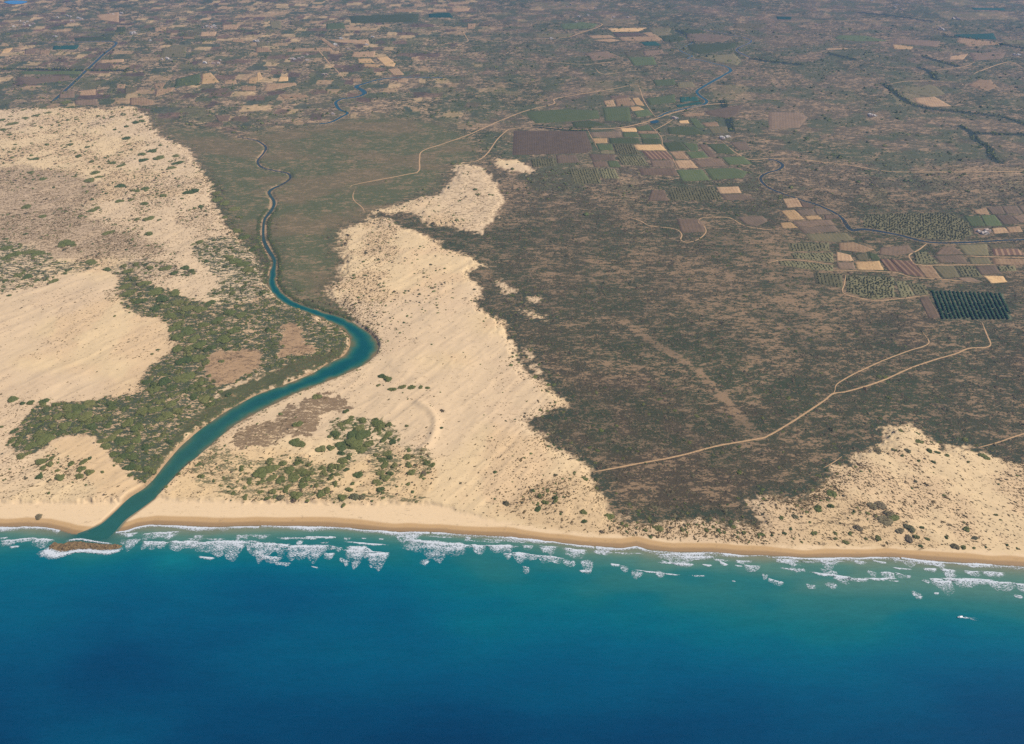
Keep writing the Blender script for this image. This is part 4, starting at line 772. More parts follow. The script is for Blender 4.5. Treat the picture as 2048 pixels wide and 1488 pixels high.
LOOK = {'tan': 'pale tan stubble field', 'straw': 'straw-coloured dry field', 'brown': 'light brown fallow field', 'plough': 'dark purple-brown ploughed field', 'stripe': 'brown field with broad furrow stripes', 'green': 'dull green crop field',
        'olive': 'olive-yellow grass field', 'teal': 'lush blue-green field', 'orchard': 'orchard plot dotted with tree rows', 'grove': 'densely planted grove plot', 'bigorchard': 'large dark orchard plot with slanting rows'}
def field_place(px, py):
    if py > 430 and px > 1800: return "in the plots below the south-east river" if py > 487 else "above the south-east river at right"
    if py > 430 and px > 1500: return "left of the striped plots" if py > 470 else "beside the south-east river bend"
    if py > 370: return "by the looped track above the scrub" if px < 1530 else "beside the south-east river bend"
    if px > 1530: return "among the far eastern fields"
    if px > 1024:
        if py > 330: return "along the bottom of the farm plots"
        if py > 300: return "in the lower farm plots"
        if py > 275: return "in the middle farm plots"
        if py > 245: return "in the upper farm plots"
        if py > 150: return "beside the eastern river"
        if py > 85: return "between the two far rivers"
        return "near the top centre"
    if px > 512: return "in the far plots left of centre" if py > 100 else "near the top left of centre"
    if py > 160: return "above the upper left dune"
    if py > 120: return "along the dark canal at far left"
    return "in the far left farmland"
items, fdata = [], []
for f in FIELDS:
    (ox, oy), cls = f[0], f[1]
    P = Z(ox, oy, *f[2:]); c = P.mean(0)
    items.append((c[0], LOOK[cls], field_place(*c))); fdata.append((cls, P))
flabels = number_labels(items)
def drape(name, poly, zoff, row_dir=None, jit=0.0):
    n = len(poly); pts = []
    for i in range(n):
        a, b = poly[i], poly[(i + 1) % n]; k = max(3, min(14, int(np.linalg.norm(b - a) / 14)))
        t = np.linspace(0, 1, k, endpoint=False)[:, None]; pts.append(a + (b - a) * t)
    c = np.vstack(pts); cen = c.mean(0)
    ln = np.linalg.norm(c - cen, axis=1)[:, None] + 1e-9
    c = c + (c - cen) / ln * (vnoise(c[:, 0] / 9, c[:, 1] / 9, 99)[:, None] - 0.6) * jit
    n = len(c); V = []
    fr_ = [(1.0, -0.6), (0.985, zoff), (0.75, zoff), (0.5, zoff), (0.25, zoff)]
    for fct, zo in fr_:
        p_ = cen + (c - cen) * fct; V.append(np.column_stack([p_, gz(p_[:, 0], p_[:, 1]) + zo]))
    V.append(np.array([[cen[0], cen[1], float(gz(cen[0], cen[1])) + zoff]])); V = np.vstack(V)
    i = np.arange(n); T = []
    for r in range(len(fr_) - 1):
        a, b, c2, d2 = r * n + i, r * n + (i + 1) % n, (r + 1) * n + (i + 1) % n, (r + 1) * n + i
        T += [np.stack([a, b, c2], 1), np.stack([a, c2, d2], 1)]
    r = len(fr_) - 1; T.append(np.stack([r * n + i, r * n + (i + 1) % n, np.full(n, len(V) - 1)], 1))
    T = np.vstack(T)
    # face up
    e1 = V[T[0, 1]] - V[T[0, 0]]; e2 = V[T[0, 2]] - V[T[0, 0]]
    if e1[0] * e2[1] - e1[1] * e2[0] < 0: T = T[:, ::-1]
    d = row_dir if row_dir is not None else np.array([1.0, 0.0])
    nv = np.array([-d[1], d[0]])
    return np_mesh(name, V, T, {"row": V[:, :2] @ nv})
orchards = []
for (cls, P), lab in zip(fdata, flabels):
    Wp = W(P)
    rd = Wp[-1] - Wp[0]; rd = rd / (np.linalg.norm(rd) + 1e-9)          # rows run along the side edges
    far = P[:, 1].mean() < 220
    me = drape("field", Wp, 0.8 if far else 0.45, rd, 3.0)
    nm = {'orchard': 'orchard_plot', 'bigorchard': 'orchard_plot', 'grove': 'orchard_plot'}.get(cls, 'field')
    obj(nm, me, FM[cls], label=lab, cat="field", group="farm plots on the plain")
    if cls in ('orchard', 'grove', 'bigorchard'): orchards.append((cls, Wp, rd, lab))
print("fields", time.time() - T0)

# ------------------------------------------------------------------ plants
def leaf_mat(name, cols, rough=0.8):
    f = M(name); oi = f.n("ShaderNodeObjectInfo"); cr_ = f.n("ShaderNodeValToRGB")
    els = cr_.color_ramp.elements
    for i, c in enumerate(cols):
        e = els[i] if i < 2 else els.new(0.5)
        e.position = i / (len(cols) - 1); e.color = (*map(float, c), 1)
    for i, e in enumerate(els): pass
    f.t.links.new(oi.outputs["Random"], cr_.inputs[0])
    nz = f.noise(f.pos(), 0.9, 2)
    f.base(scale_col(f, cr_.outputs[0], f.math('ADD', 0.55, f.math('MULTIPLY', nz, 0.9))))
    f.b.inputs["Roughness"].default_value = rough
    return f.m
L_GREEN = leaf_mat("shrub_leaves", [alb(84, 97, 56), alb(112, 117, 66), alb(92, 100, 62), alb(126, 124, 74)])
L_SCRUB = leaf_mat("scrub_leaves", [alb(86, 86, 62), alb(108, 99, 72), alb(80, 87, 60), alb(114, 98, 76)])
L_DUNE = leaf_mat("dune_tuft_leaves", [alb(98, 90, 56), alb(116, 98, 64), alb(86, 86, 54), alb(128, 108, 74)])
L_TREE = leaf_mat("orchard_leaves", [alb(72, 108, 76), alb(90, 120, 86), alb(78, 106, 72), alb(96, 118, 80)])
L_OLIVE = leaf_mat("olive_leaves", [alb(112, 118, 80), alb(128, 128, 88), alb(104, 112, 78), alb(136, 130, 92)])
L_DRY = leaf_mat("dry_shrub_leaves", [alb(112, 110, 78), alb(134, 122, 90), alb(104, 108, 76), alb(128, 114, 90)])
mbk = M("bark"); mbk.base(alb(92, 76, 60)); BARK = mbk.m

def ico(sub):
    bm = bmesh.new(); bmesh.ops.create_icosphere(bm, subdivisions=sub, radius=1.0)
    v = np.array([q.co[:] for q in bm.verts]); f = np.array([[q.index for q in t.verts] for t in bm.faces]); bm.free()
    return v, f
ICO1, ICO2, ICO3 = ico(1), ico(2), ico(3)
def lumpy(ic, r, seed, amp=0.25, flat=0.6, freq=2.2):
    v, f = ic; g = np.random.default_rng(seed)
    o = g.random(3) * 50
    n = fbm(v[:, 0] * freq + o[0] + v[:, 2], v[:, 1] * freq + o[1] - v[:, 2], 1.0, 3, 200 + seed % 7)
    q = v * (1 + amp * 2 * (n - 0.5))[:, None] * r
    q[:, 2] = np.maximum(q[:, 2], -0.25 * r) * flat
    return q, f
def join(parts):
    V, Fc, k = [], [], 0
    for v, f in parts: V.append(v); Fc.append(f + k); k += len(v)
    return np.vstack(V), np.vstack(Fc)
def leaves_on(v, f, n, size, seed, lift=0.05):
    """leaf-clump triangles standing out of a surface"""
    g = np.random.default_rng(seed)
    a, b, c = v[f[:, 0]], v[f[:, 1]], v[f[:, 2]]
    nr = np.cross(b - a, c - a); ar = np.linalg.norm(nr, axis=1); nr = nr / (ar[:, None] + 1e-9)
    k = g.choice(len(f), n, p=ar / ar.sum())
    w = g.dirichlet((1, 1, 1), n)
    p = a[k] * w[:, :1] + b[k] * w[:, 1:2] + c[k] * w[:, 2:]
    N = nr[k] + g.normal(0, 0.6, (n, 3)); N /= np.linalg.norm(N, axis=1)[:, None]
    t1 = np.cross(N, g.normal(0, 1, (n, 3))); t1 /= np.linalg.norm(t1, axis=1)[:, None] + 1e-9
    s = size * g.uniform(0.6, 1.5, (n, 1)); tip = nr[k] * s * 0.9 + N * s * 0.5
    V = np.stack([p - t1 * s * 0.6, p + t1 * s * 0.6, p + tip + nr[k] * lift], 1).reshape(-1, 3)
    return V, np.arange(3 * n).reshape(n, 3)
def shrub_mesh(name, seed, mat):
    g = np.random.default_rng(seed); parts = []
    for q in range(g.integers(4, 8)):
        a = g.random() * 6.28; d = g.uniform(0.05, 0.55); r = g.uniform(0.38, 0.62)
        v, f = lumpy(ICO2, r, seed * 13 + q, 0.42, g.uniform(0.55, 0.85), 2.6)
        v = v + np.array([math.cos(a) * d, math.sin(a) * d, 0.05]); parts.append((v, f))
    v, f = join(parts)
    lv, lf = leaves_on(v, f, 520, 0.085, seed + 5)
    V, T = join([(v, f), (lv, lf)])
    me = np_mesh(name, V, T, smooth_shade=False); me.materials.append(mat); return me
def tuft_mesh(name, seed, mat, flat=0.6):
    v, f = lumpy(ICO1, 1.0, seed, 0.55, flat, 1.7)
    lv, lf = leaves_on(v, f, 26, 0.28, seed + 9)
    V, T = join([(v, f), (lv, lf)])
    me = np_mesh(name, V, T, smooth_shade=False); me.materials.append(mat); return me

# --- the large shrubs one can pick out
sh_meshes = [shrub_mesh("shrub", 301 + i, L_GREEN) for i in range(8)] + [shrub_mesh("shrub", 401 + i, L_DRY) for i in range(3)]
cand = []
for (ox, oy), lst in SHRUBS:
    a = np.array(lst, float).reshape(-1, 3)
    for X, Y, r in a: cand.append((ox + X / 4, oy + Y / 4, r / 4))
# dense picks may stand inside each other: drop a shrub mostly covered by a larger one
cand.sort(key=lambda q: -q[2]); minor = cand[300:]; cand = cand[:300]
def shrub_place(px, py):
    if py < 372: return ("on the upper left dune" if px < 230 else "on the upper left dune's right half") if py > 235 else "at the top edge of the upper left dune"
    if px > 1536: return "behind the beach at far right" if py > 1050 else ("on the right dune" if py > 990 else "at the top edge of the right dune")
    if px > 1024: return "behind the beach below the dark scrub"
    if px >= 420 and px < 1024 and py > 735:
        if py < 800: return "by the river at the top of the sand spit"
        if py > 965: return "in the line above the middle beach"
        if py > 900: return "low on the spit beside the river" if px < 660 else "low on the spit's right part"
        return "amid the sand spit right of the river"
    if py > 735:
        if py > 915: return "behind the beach left of the river mouth"
        if px < 180: return "left of the small dune by the river mouth"
        if px < 250: return "above the small dune by the river mouth"
        if px < 300: return "between the small dune and the river"
        return "in the dense belt beside the lower river"
    if py > 600: return "in the shrub belt left of the river bend" if px > 340 else "along the bare left dune's right side"
    if py > 510: return "at the left edge above the bare dune" if px < 130 else ("above the bare left dune's right tip" if px < 300 else "in the belt above the bare sand hollow")
    return "on the speckled upper left dune slope" if px < 420 else "along the river below the upper left dune"
items = []
for px, py, r in cand:
    rm = r * mpp(py)
    look = ("very large" if rm > 13 else "large" if rm > 9 else "mid-sized" if rm > 6 else "small") + " green shrub"
    items.append((px, look, shrub_place(px, py)))
slabels = number_labels(items)
g = np.random.default_rng(5)
for (px, py, r), lab in zip(cand, slabels):
    wx_, wy_ = ground_xy(px, py); R = r * mpp(py) * 1.1
    dry = px > 1040 or (py > 990 and px < 900 and g.random() < 0.3)
    o = bpy.data.objects.new("shrub", sh_meshes[g.integers(8, 11)] if dry and g.random() < 0.45 else sh_meshes[g.integers(0, 8)])
    hz = float(gz(wx_, wy_))
    o.location = (float(wx_), float(wy_) - 0.0, hz - 0.3)
    o.scale = (R, R * g.uniform(0.85, 1.15), min(R, 7.5) * g.uniform(0.7, 0.95)); o.rotation_euler = (0, 0, g.random() * 6.28)
    tag(o, lab, "shrub", "large shrubs on the dunes"); link(o)
print("shrubs", time.time() - T0)

# --- scattered growth nobody could count: geometry-node instances of small plants
def scatter_object(name, pts, scl, rot, meshes, label):
    n = len(pts); pick = np.random.default_rng(len(pts)).integers(0, len(meshes), n)
    me = bpy.data.meshes.new(name); me.vertices.add(n); me.vertices.foreach_set("co", np.asarray(pts, np.float32).ravel())
    for nm, v in (("sc", scl),("rt", rot)):
        a = me.attributes.new(nm, 'FLOAT_VECTOR', 'POINT'); a.data.foreach_set("vector", np.asarray(v, np.float32).ravel())
    a = me.attributes.new("pk", 'INT', 'POINT'); a.data.foreach_set("value", pick.astype(np.int32))
    me.update()
    o = obj(name, me, None, label=label, kind="stuff")
    ng = bpy.data.node_groups.new(name + "_scatter", 'GeometryNodeTree')
    ng.interface.new_socket("Geometry", in_out='INPUT', socket_type='NodeSocketGeometry'); ng.interface.new_socket("Geometry", in_out='OUTPUT', socket_type='NodeSocketGeometry')
    gi, go = ng.nodes.new("NodeGroupInput"), ng.nodes.new("NodeGroupOutput")
    gti = ng.nodes.new("GeometryNodeGeometryToInstance")
    for k, pm in enumerate(reversed(meshes)):
        src = bpy.data.objects.new(name + "_plant", pm)
        oi = ng.nodes.new("GeometryNodeObjectInfo"); oi.inputs["Object"].default_value = src
        ng.links.new(oi.outputs["Geometry"], gti.inputs[0])
    iop = ng.nodes.new("GeometryNodeInstanceOnPoints")
    def na(nm, typ):
        q = ng.nodes.new("GeometryNodeInputNamedAttribute"); q.data_type = typ; q.inputs["Name"].default_value = nm
        return q.outputs["Attribute"]
    ng.links.new(gi.outputs[0], iop.inputs["Points"]); ng.links.new(gti.outputs[0], iop.inputs["Instance"])
    iop.inputs["Pick Instance"].default_value = True
    ng.links.new(na("pk", 'INT'), iop.inputs["Instance Index"]); ng.links.new(na("sc", 'FLOAT_VECTOR'), iop.inputs["Scale"])
    er = ng.nodes.new("FunctionNodeEulerToRotation"); ng.links.new(na("rt", 'FLOAT_VECTOR'), er.inputs[0]); ng.links.new(er.outputs[0], iop.inputs["Rotation"])
    ng.links.new(iop.outputs[0], go.inputs[0])
    md = o.modifiers.new("scatter", 'NODES'); md.node_group = ng
    return o
ci, cj = np.meshgrid(np.arange(NY - 1), np.arange(NU - 1), indexing='ij')
cell_ok = (ci < len(Yin) - 1) & (cj >= len(u_out)) & (cj < NU - len(u_out) - 1)
dY = np.diff(YR)[:, None]; dU = np.diff(U)[None, :]
cell_area = np.abs(dY * dU * s_of(YR)[:-1, None])
def cellv(a): return a.reshape(NY, NU)[:-1, :-1]
cx, cy = cellv(x), cellv(y)
notwater = (cellv(dr) > 3) & (cellv(cd) > 22)
# keep plants off tracks and off fields
keep = np.ones(cx.shape, bool)
for label, wdt, pts in TRACKS:
    keep &= line_d(cx.ravel(), cy.ravel(), smooth(W(pts), 15), 20).reshape(cx.shape) > wdt * 0.75
for cls, P in fdata:
    if P[:, 1].mean() > 215: keep &= sdf(cx.ravel(), cy.ravel(), W(P), 20).reshape(cx.shape) < -1.5
ok = cell_ok & notwater & keep
print("cells", time.time() - T0)
def scatter(lam, size_fn, seed, name, meshes, label, sink=0.15, squash=(0.5, 0.9), stretch=None):
    g = np.random.default_rng(seed)
    cnt = g.poisson(np.clip(np.where(ok, lam, 0), 0, 3)); idx = np.repeat(np.arange(cnt.size), cnt.ravel())
    i, j = np.unravel_index(idx, cnt.shape); n = len(idx)
    yy = YR[i] + (YR[i + 1] - YR[i]) * g.random(n); uu = U[j] + (U[j + 1] - U[j]) * g.random(n); xx = uu * s_of(yy)
    sz = size_fn(g, n, xx, yy)
    zz = gz(xx, yy) - sink * sz
    S = np.stack([sz * (g.uniform(0.8, 1.3, n) if stretch is None else g.uniform(*stretch, n)), sz * g.uniform(0.75, 1.1, n), sz * g.uniform(*squash, n)], 1)
    R = np.zeros((n, 3)); R[:, 2] = g.random(n) * 6.28 if stretch is None else np.where(xx < 350, aL, aR) + g.normal(0, 0.35, n)
    print(name, n, round(time.time() - T0, 1))
    return scatter_object(name, np.stack([xx, yy, zz], 1), S, R, meshes, label)
T_SCRUB = [tuft_mesh("scrub_tuft", 501 + k, L_SCRUB) for k in range(5)]
T_GREEN = [tuft_mesh("green_tuft", 511 + k, L_GREEN, 0.7) for k in range(5)]
T_DUNE = [tuft_mesh("dune_tuft", 521 + k, L_DUNE, 0.55) for k in range(4)]
vgc = cellv(veg); sandc_ = cellv(sand); plc = cellv(z_plain)
zb = np.maximum.reduce([cellv(z_edge) * 0.8, cellv(z_spit) * 0.55, cellv(z_belt), cellv(z_rs), cellv(z_ls) * 0.9, cellv(z_ms) * 0.8, cellv(z_greenb)])
near = sstep(2900, 2300, cy)
lam = np.clip(vgc - 0.35, 0, 1) ** 1.2 * cell_area * 0.062 * (1 - sandc_) * (1 - plc) * (1 - cellv(z_bank)) * near
scatter(lam, lambda g, n, a, b: g.gamma(4.0, 0.42, n) + 0.5 + 0.5 * sstep(1500, 2600, b), 601, "scrub", T_SCRUB, "dense grey-green low scrub covering the plain right of the dunes")
lam = cell_area * 0.0011 * (1 - sandc_) * (1 - plc) * near * sstep(0.4, 0.6, cellv(n90)) + cell_area * 0.004 * cellv(edge_dark) * near
scatter(lam, lambda g, n, a, b: g.gamma(3.0, 0.8, n) + 1.6, 607, "scrub_bushes", sh_meshes[:3] + sh_meshes[8:], "taller dark bushes standing out of the low scrub", 0.12, (0.5, 0.85))
lam = (0.15 + np.clip(vgc - 0.25, 0, 1)) * cell_area * 0.036 * zb * (1 - cellv(z_tan))
scatter(lam * 0.62, lambda g, n, a, b: g.gamma(2.6, 1.15, n) + 0.9, 602, "belt_shrubs", sh_meshes[:7], "green bushes packed in the belts along the river and dunes")
tuf = 0.012 + 0.09 * np.clip(cellv(sv) - 0.06, 0, 1) + 0.034 * cellv(z_dr) + 0.034 * cellv(z_dse) + 0.018 * (cx > 480) + 0.022 * (cx < -300) * (cy > 1420) + 0.030 * cellv(fringe) + 0.018 * cellv(z_dsw) + 0.014 * cellv(z_db) + 0.030 * cellv(z_grey)
tuf = tuf * 1.9 * (0.35 + 1.2 * sstep(0.42, 0.62, cellv(n90))) * (1 - 0.85 * cellv(z_e)) * (1 - 0.9 * cellv(z_f)) * (1 - 0.75 * (cx > -330) * (cx < 60) * (cy > 1150) * (1 - 0.6 * cellv(fringe)))
lam = tuf * cell_area * sandc_ * (1 - cellv(beach)) * (1 - zb * 0.7)
scatter(lam, lambda g, n, a, b: g.gamma(2.2, 0.34, n) + 0.35, 603, "dune_tufts", T_DUNE, "small dark tufts dotted over the pale sand", 0.2, (0.5, 0.9), (1.0, 2.2))
lam = cell_area * sandc_ * (1 - cellv(beach)) * (1 - zb) * (1 - cellv(z_e)) * (1 - cellv(z_f)) * (0.006 * cellv(fringe) * sstep(0.4, 0.6, cellv(n30)) + 0.0046 * cellv(z_db) + 0.0035 * cellv(z_dsw) + 0.0055 * cellv(z_dr) + 0.0055 * cellv(z_dse) + 0.0034 * (cx < -150) * (cy > 1500) + 0.0006) * sstep(0.36, 0.56, cellv(n90))
scatter(lam, lambda g, n, a, b: g.gamma(3.0, 0.62, n) + 0.8, 606, "dune_bushes", T_GREEN[:3] + T_SCRUB[:2], "small bushes spread thinly over the dunes", 0.15, (0.5, 0.9))
lam = cell_area * (0.004 * cellv(z_bank) + 0.0010 * plc + 0.02 * cellv(fr))
scatter(lam, lambda g, n, a, b: g.gamma(2.5, 0.5, n) + 0.5, 604, "plain_bushes", T_GREEN, "low green bushes on the river banks and the green plain")
lam = cell_area * (0.004 * cellv(cr) + 0.0007 * cellv(farm) * sstep(0.5, 0.62, cellv(n90)) * (1 - plc) + 0.00025 * cellv(farm) * (1 - plc)) * (cy < 5200)
scatter(lam, lambda g, n, a, b: g.gamma(3.0, 0.9, n) + 1.5, 605, "far_trees", T_GREEN, "dark trees and hedges scattered over the far farmland", 0.1, (0.8, 1.2))

g = np.random.default_rng(15)
mp = np.array(minor); mxy = W(mp[:, :2]); mr = np.array([r * mpp(py) for _, py, r in minor])
scatter_object("minor_shrubs", np.column_stack([mxy, gz(mxy[:, 0], mxy[:, 1]) - 0.2]), np.stack([mr, mr, np.minimum(mr, 5) * 0.8], 1), np.stack([mr * 0, mr * 0, g.random(len(mr)) * 6.28], 1), sh_meshes[:4], "smaller round shrubs between the large ones on the dunes")
# --- orchard trees
def crown_mesh(name, seed, mat):
    v, f = lumpy(ICO2, 1.0, seed, 0.4, 0.8, 2.0); lv, lf = leaves_on(v, f, 160, 0.2, seed)
    V, T = join([(v, f), (lv, lf)]); me = np_mesh(name, V, T, smooth_shade=False); me.materials.append(mat); return me
def trunk_mesh(name):
    V, Q = [], []; n = 7
    for k, (z, r) in enumerate(((-0.2, 0.16), (0.3, 0.11), (0.75, 0.09))):
        for a in range(n): V.append((math.cos(6.283 * a / n) * r, math.sin(6.283 * a / n) * r, z))
    Q += [[r * n + a, r * n + (a + 1) % n, (r + 1) * n + (a + 1) % n, (r + 1) * n + a] for r in range(2) for a in range(n)]
    for b in range(3):  # limbs
        a = b * 2.1; k = len(V); d = np.array([math.cos(a), math.sin(a)])
        pn = np.array([-d[1], d[0]])
        for (t, z, r) in ((0.0, 0.55, 0.05), (0.45, 1.0, 0.025)):
            for (e, zz) in ((-1, 0), (0, 1), (1, 0)): V.append((*(d * t + pn * e * r), z + zz * r))
        Q += [[k, k + 1, k + 4, k + 3], [k + 1, k + 2, k + 5, k + 4], [k + 2, k, k + 3, k + 5]]
    me = np_mesh(name, np.array(V), np.array(Q)); me.materials.append(BARK); return me
CROWN_D = [crown_mesh("crown", 701 + k, L_TREE) for k in range(3)]; CROWN_O = [crown_mesh("crown", 711 + k, L_OLIVE) for k in range(3)]
TRUNK = trunk_mesh("trunk")
def inside(poly, p): return sdf(p[:, 0], p[:, 1], poly, 5)
single, rest = [], []
g = np.random.default_rng(9)
for cls, poly, rd, lab in orchards:
    cen = poly.mean(0); big_ = cls == 'bigorchard'
    sp_r, sp_t = (10.6, 4.4) if big_ else ((7.5, 6.5) if cls == 'grove' else (9.5, 6.5))
    nv = np.array([-rd[1], rd[0]]); ext = np.abs((poly - cen) @ np.stack([rd, nv], 1)).max(0) + 5
    a = np.arange(-ext[0], ext[0], sp_t); b = np.arange(-ext[1], ext[1], sp_r)
    AA, BB = np.meshgrid(a, b); P = cen + AA.ravel()[:, None] * rd + BB.ravel()[:, None] * nv
    ridx = np.repeat(np.arange(len(b)), len(a)); cidx = np.tile(np.arange(len(a)), len(b))
    P = P + g.normal(0, 0.5 if big_ else (1.6 if cls == 'grove' else 0.9), P.shape)
    k = (inside(poly, P) > 2) & (g.random(len(P)) < (0.97 if big_ else 0.88))
    P, ridx, cidx = P[k], ridx[k], cidx[k]
    R = g.uniform(2.2, 2.8, len(P)) if big_ else g.uniform(1.2, 1.95, len(P)) * (1.15 if cls == 'grove' else 1.0)
    if big_:
        near_first = np.argsort(P[:, 1]); sel = set(near_first[:300].tolist())
        order = sorted(set(ridx.tolist()), key=lambda q: P[ridx == q, 0].mean())
        rank = {q: i for i, q in enumerate(order)}
        for q in range(len(P)):
            if q in sel:
                depth = int((P[(ridx == ridx[q]), 1] < P[q, 1]).sum())
                single.append((P[q], R[q], rank[ridx[q]], depth))
            else: rest.append((P[q], R[q], 0))
    else: rest += [(P[q], R[q], 1) for q in range(len(P))]
def ordn(k):
    k += 1
    return ORD[k - 1] if k <= 20 else f"{k}{'th' if 10 < k % 100 < 14 else {1: 'st', 2: 'nd', 3: 'rd'}.get(k % 10, 'th')}"
for k, (p_, r_, ro, de) in enumerate(single):
    e = bpy.data.objects.new("orchard_tree", None); e.location = (float(p_[0]), float(p_[1]), float(gz(p_[0], p_[1])) + 0.45); e.empty_display_size = 1
    e.rotation_euler = (0, 0, float(g.random() * 6.28)); link(e)
    tag(e, f"dark orchard tree, {ordn(de)} from the front in {ordn(ro)} row from left of the large orchard", "tree", "trees of the large orchard")
    c = bpy.data.objects.new("crown", CROWN_D[k % 3]); c.location = (0, 0, 2.6); c.scale = (r_, r_, r_ * 0.8); link(c, e)
    t = bpy.data.objects.new("trunk", TRUNK); t.scale = (2.2, 2.2, 2.4); link(t, e)
for kind_, ms, nm, lb in ((0, CROWN_D, "orchard_tree_rows", "more dark trees in rows at the back of the large orchard"), (1, CROWN_O, "grove_trees", "small round trees planted in the groves and orchard plots")):
    q = [r for r in rest if r[2] == kind_]
    P = np.array([r[0] for r in q]); R = np.array([r[1] for r in q])
    zz = gz(P[:, 0], P[:, 1]) + 0.3 + R * 0.7
    scatter_object(nm, np.column_stack([P, zz]), np.stack([R, R, R * 0.85], 1), np.stack([R * 0, R * 0, g.random(len(R)) * 6.28], 1), ms, lb)
print("trees", len(single), len(rest), time.time() - T0)

# ------------------------------------------------------------------ farmhouses
def house_mesh(seed):
    g = np.random.default_rng(seed); bm = bmesh.new()
    def box(x0, x1, y0, y1, z0, z1):
        r = bmesh.ops.create_cube(bm, size=1.0)
        for v in r["verts"]: v.co = ((x0 + x1) / 2 + v.co.x * (x1 - x0), (y0 + y1) / 2 + v.co.y * (y1 - y0), (z0 + z1) / 2 + v.co.z * (z1 - z0))
    w, d, hh = g.uniform(9, 15), g.uniform(7, 10), g.uniform(3.4, 6.4)
    box(-w / 2, w / 2, -d / 2, d / 2, -1, hh)                                      # main block
    for a in ((-w / 2 - .1, w / 2 + .1, -d / 2 - .1, -d / 2 + .25), (-w / 2 - .1, w / 2 + .1, d / 2 - .25, d / 2 + .1)): box(*a, hh + .004, hh + .6)   # parapets
    for a in ((-w / 2 - .1, -w / 2 + .25, -d / 2 + .26, d / 2 - .26), (w / 2 - .25, w / 2 + .1, -d / 2 + .26, d / 2 - .26)): box(*a, hh + .004, hh + .6)
    box(w / 2 + .004, w / 2 + w * .45, -d / 2 + .5, d * .15, -1, hh * .62)          # annex
    box(-w * .2, -w * .2 + 2.4, d * .1, d * .1 + 2.4, hh + .004, hh + 2.0)          # stair head
    yw = g.uniform(4, 8)
    for a in ((-w / 2, w * .9, -d / 2 - yw - .3, -d / 2 - yw), (-w / 2 - .3, -w / 2 - .004, -d / 2 - yw, -d / 2 - .11), (w * .9 + .004, w * .9 + .3, -d / 2 - yw, -d / 2 - .11)): box(*a, -1, 1.9)   # yard wall
    me = bpy.data.meshes.new("farmhouse"); bm.to_mesh(me); bm.free(); return me
mh = M("whitewash"); oi = mh.n("ShaderNodeObjectInfo"); nh = mh.noise(mh.pos(), 0.5, 3)
mh.base(mh.mix(oi.outputs["Random"], (0.72, 0.68, 0.62), (0.50, 0.37, 0.29))); WHITE = mh.m
hm = [house_mesh(800 + k) for k in range(6)]
for q in hm: q.materials.append(WHITE)
items, hp = [], []
g = np.random.default_rng(11)
for px, py, sp, n in HOUSES:
    for k in range(n):
        X, Y = px + g.normal(0, sp * 0.8), max(py + g.normal(0, sp * 0.22), 3)
        hp.append((X, Y)); items.append((X, "tiny pale farmhouse", "by the south-east plots" if Y > 400 else field_place(X, Y)))
for (X, Y), lab in zip(hp, number_labels(items)):
    a, b = ground_xy(X, Y)
    o = bpy.data.objects.new("farmhouse", hm[g.integers(0, 6)]); o.location = (float(a), float(b), float(gz(a, b)) + 0.3); o.rotation_euler = (0, 0, float(g.normal(0.1, 0.3)))
    tag(o, lab, "house", "farmhouses on the plain"); link(o)

# ------------------------------------------------------------------ surf
mf = M("sea_foam"); pf = mf.pos((0.45, 1, 1)); f1 = mf.noise(pf, 0.6, 4, 0.75)
vor = mf.n("ShaderNodeTexVoronoi", feature='DISTANCE_TO_EDGE'); mf.t.links.new(pf, vor.inputs["Vector"]); vor.inputs["Scale"].default_value = 0.5
lace = mf.math('SUBTRACT', 1.0, mf.ramp(vor.outputs["Distance"], 0.0, 0.30))
pat = mf.math('ADD', mf.math('MULTIPLY', mf.ramp(f1, 0.3, 0.7), 0.55), mf.math('MULTIPLY', lace, 0.45))
den = mf.attr("den", True)
th = mf.math('SUBTRACT', 1.0, den)
al = mf.math('MULTIPLY', mf.ramp(pat, mf.math('SUBTRACT', th, 0.34), mf.math('ADD', th, 0.34)), 0.86)
mf.base((0.66, 0.69, 0.72)); mf.b.inputs["Roughness"].default_value = 0.7
tr = mf.n("ShaderNodeBsdfTransparent"); mx = mf.n("ShaderNodeMixShader")
mf.t.links.new(al, mx.inputs[0]); mf.t.links.new(tr.outputs[0], mx.inputs[1]); mf.t.links.new(mf.b.outputs[0], mx.inputs[2]); mf.t.links.new(mx.outputs[0], mf.out.inputs[0])
FOAM = mf.m
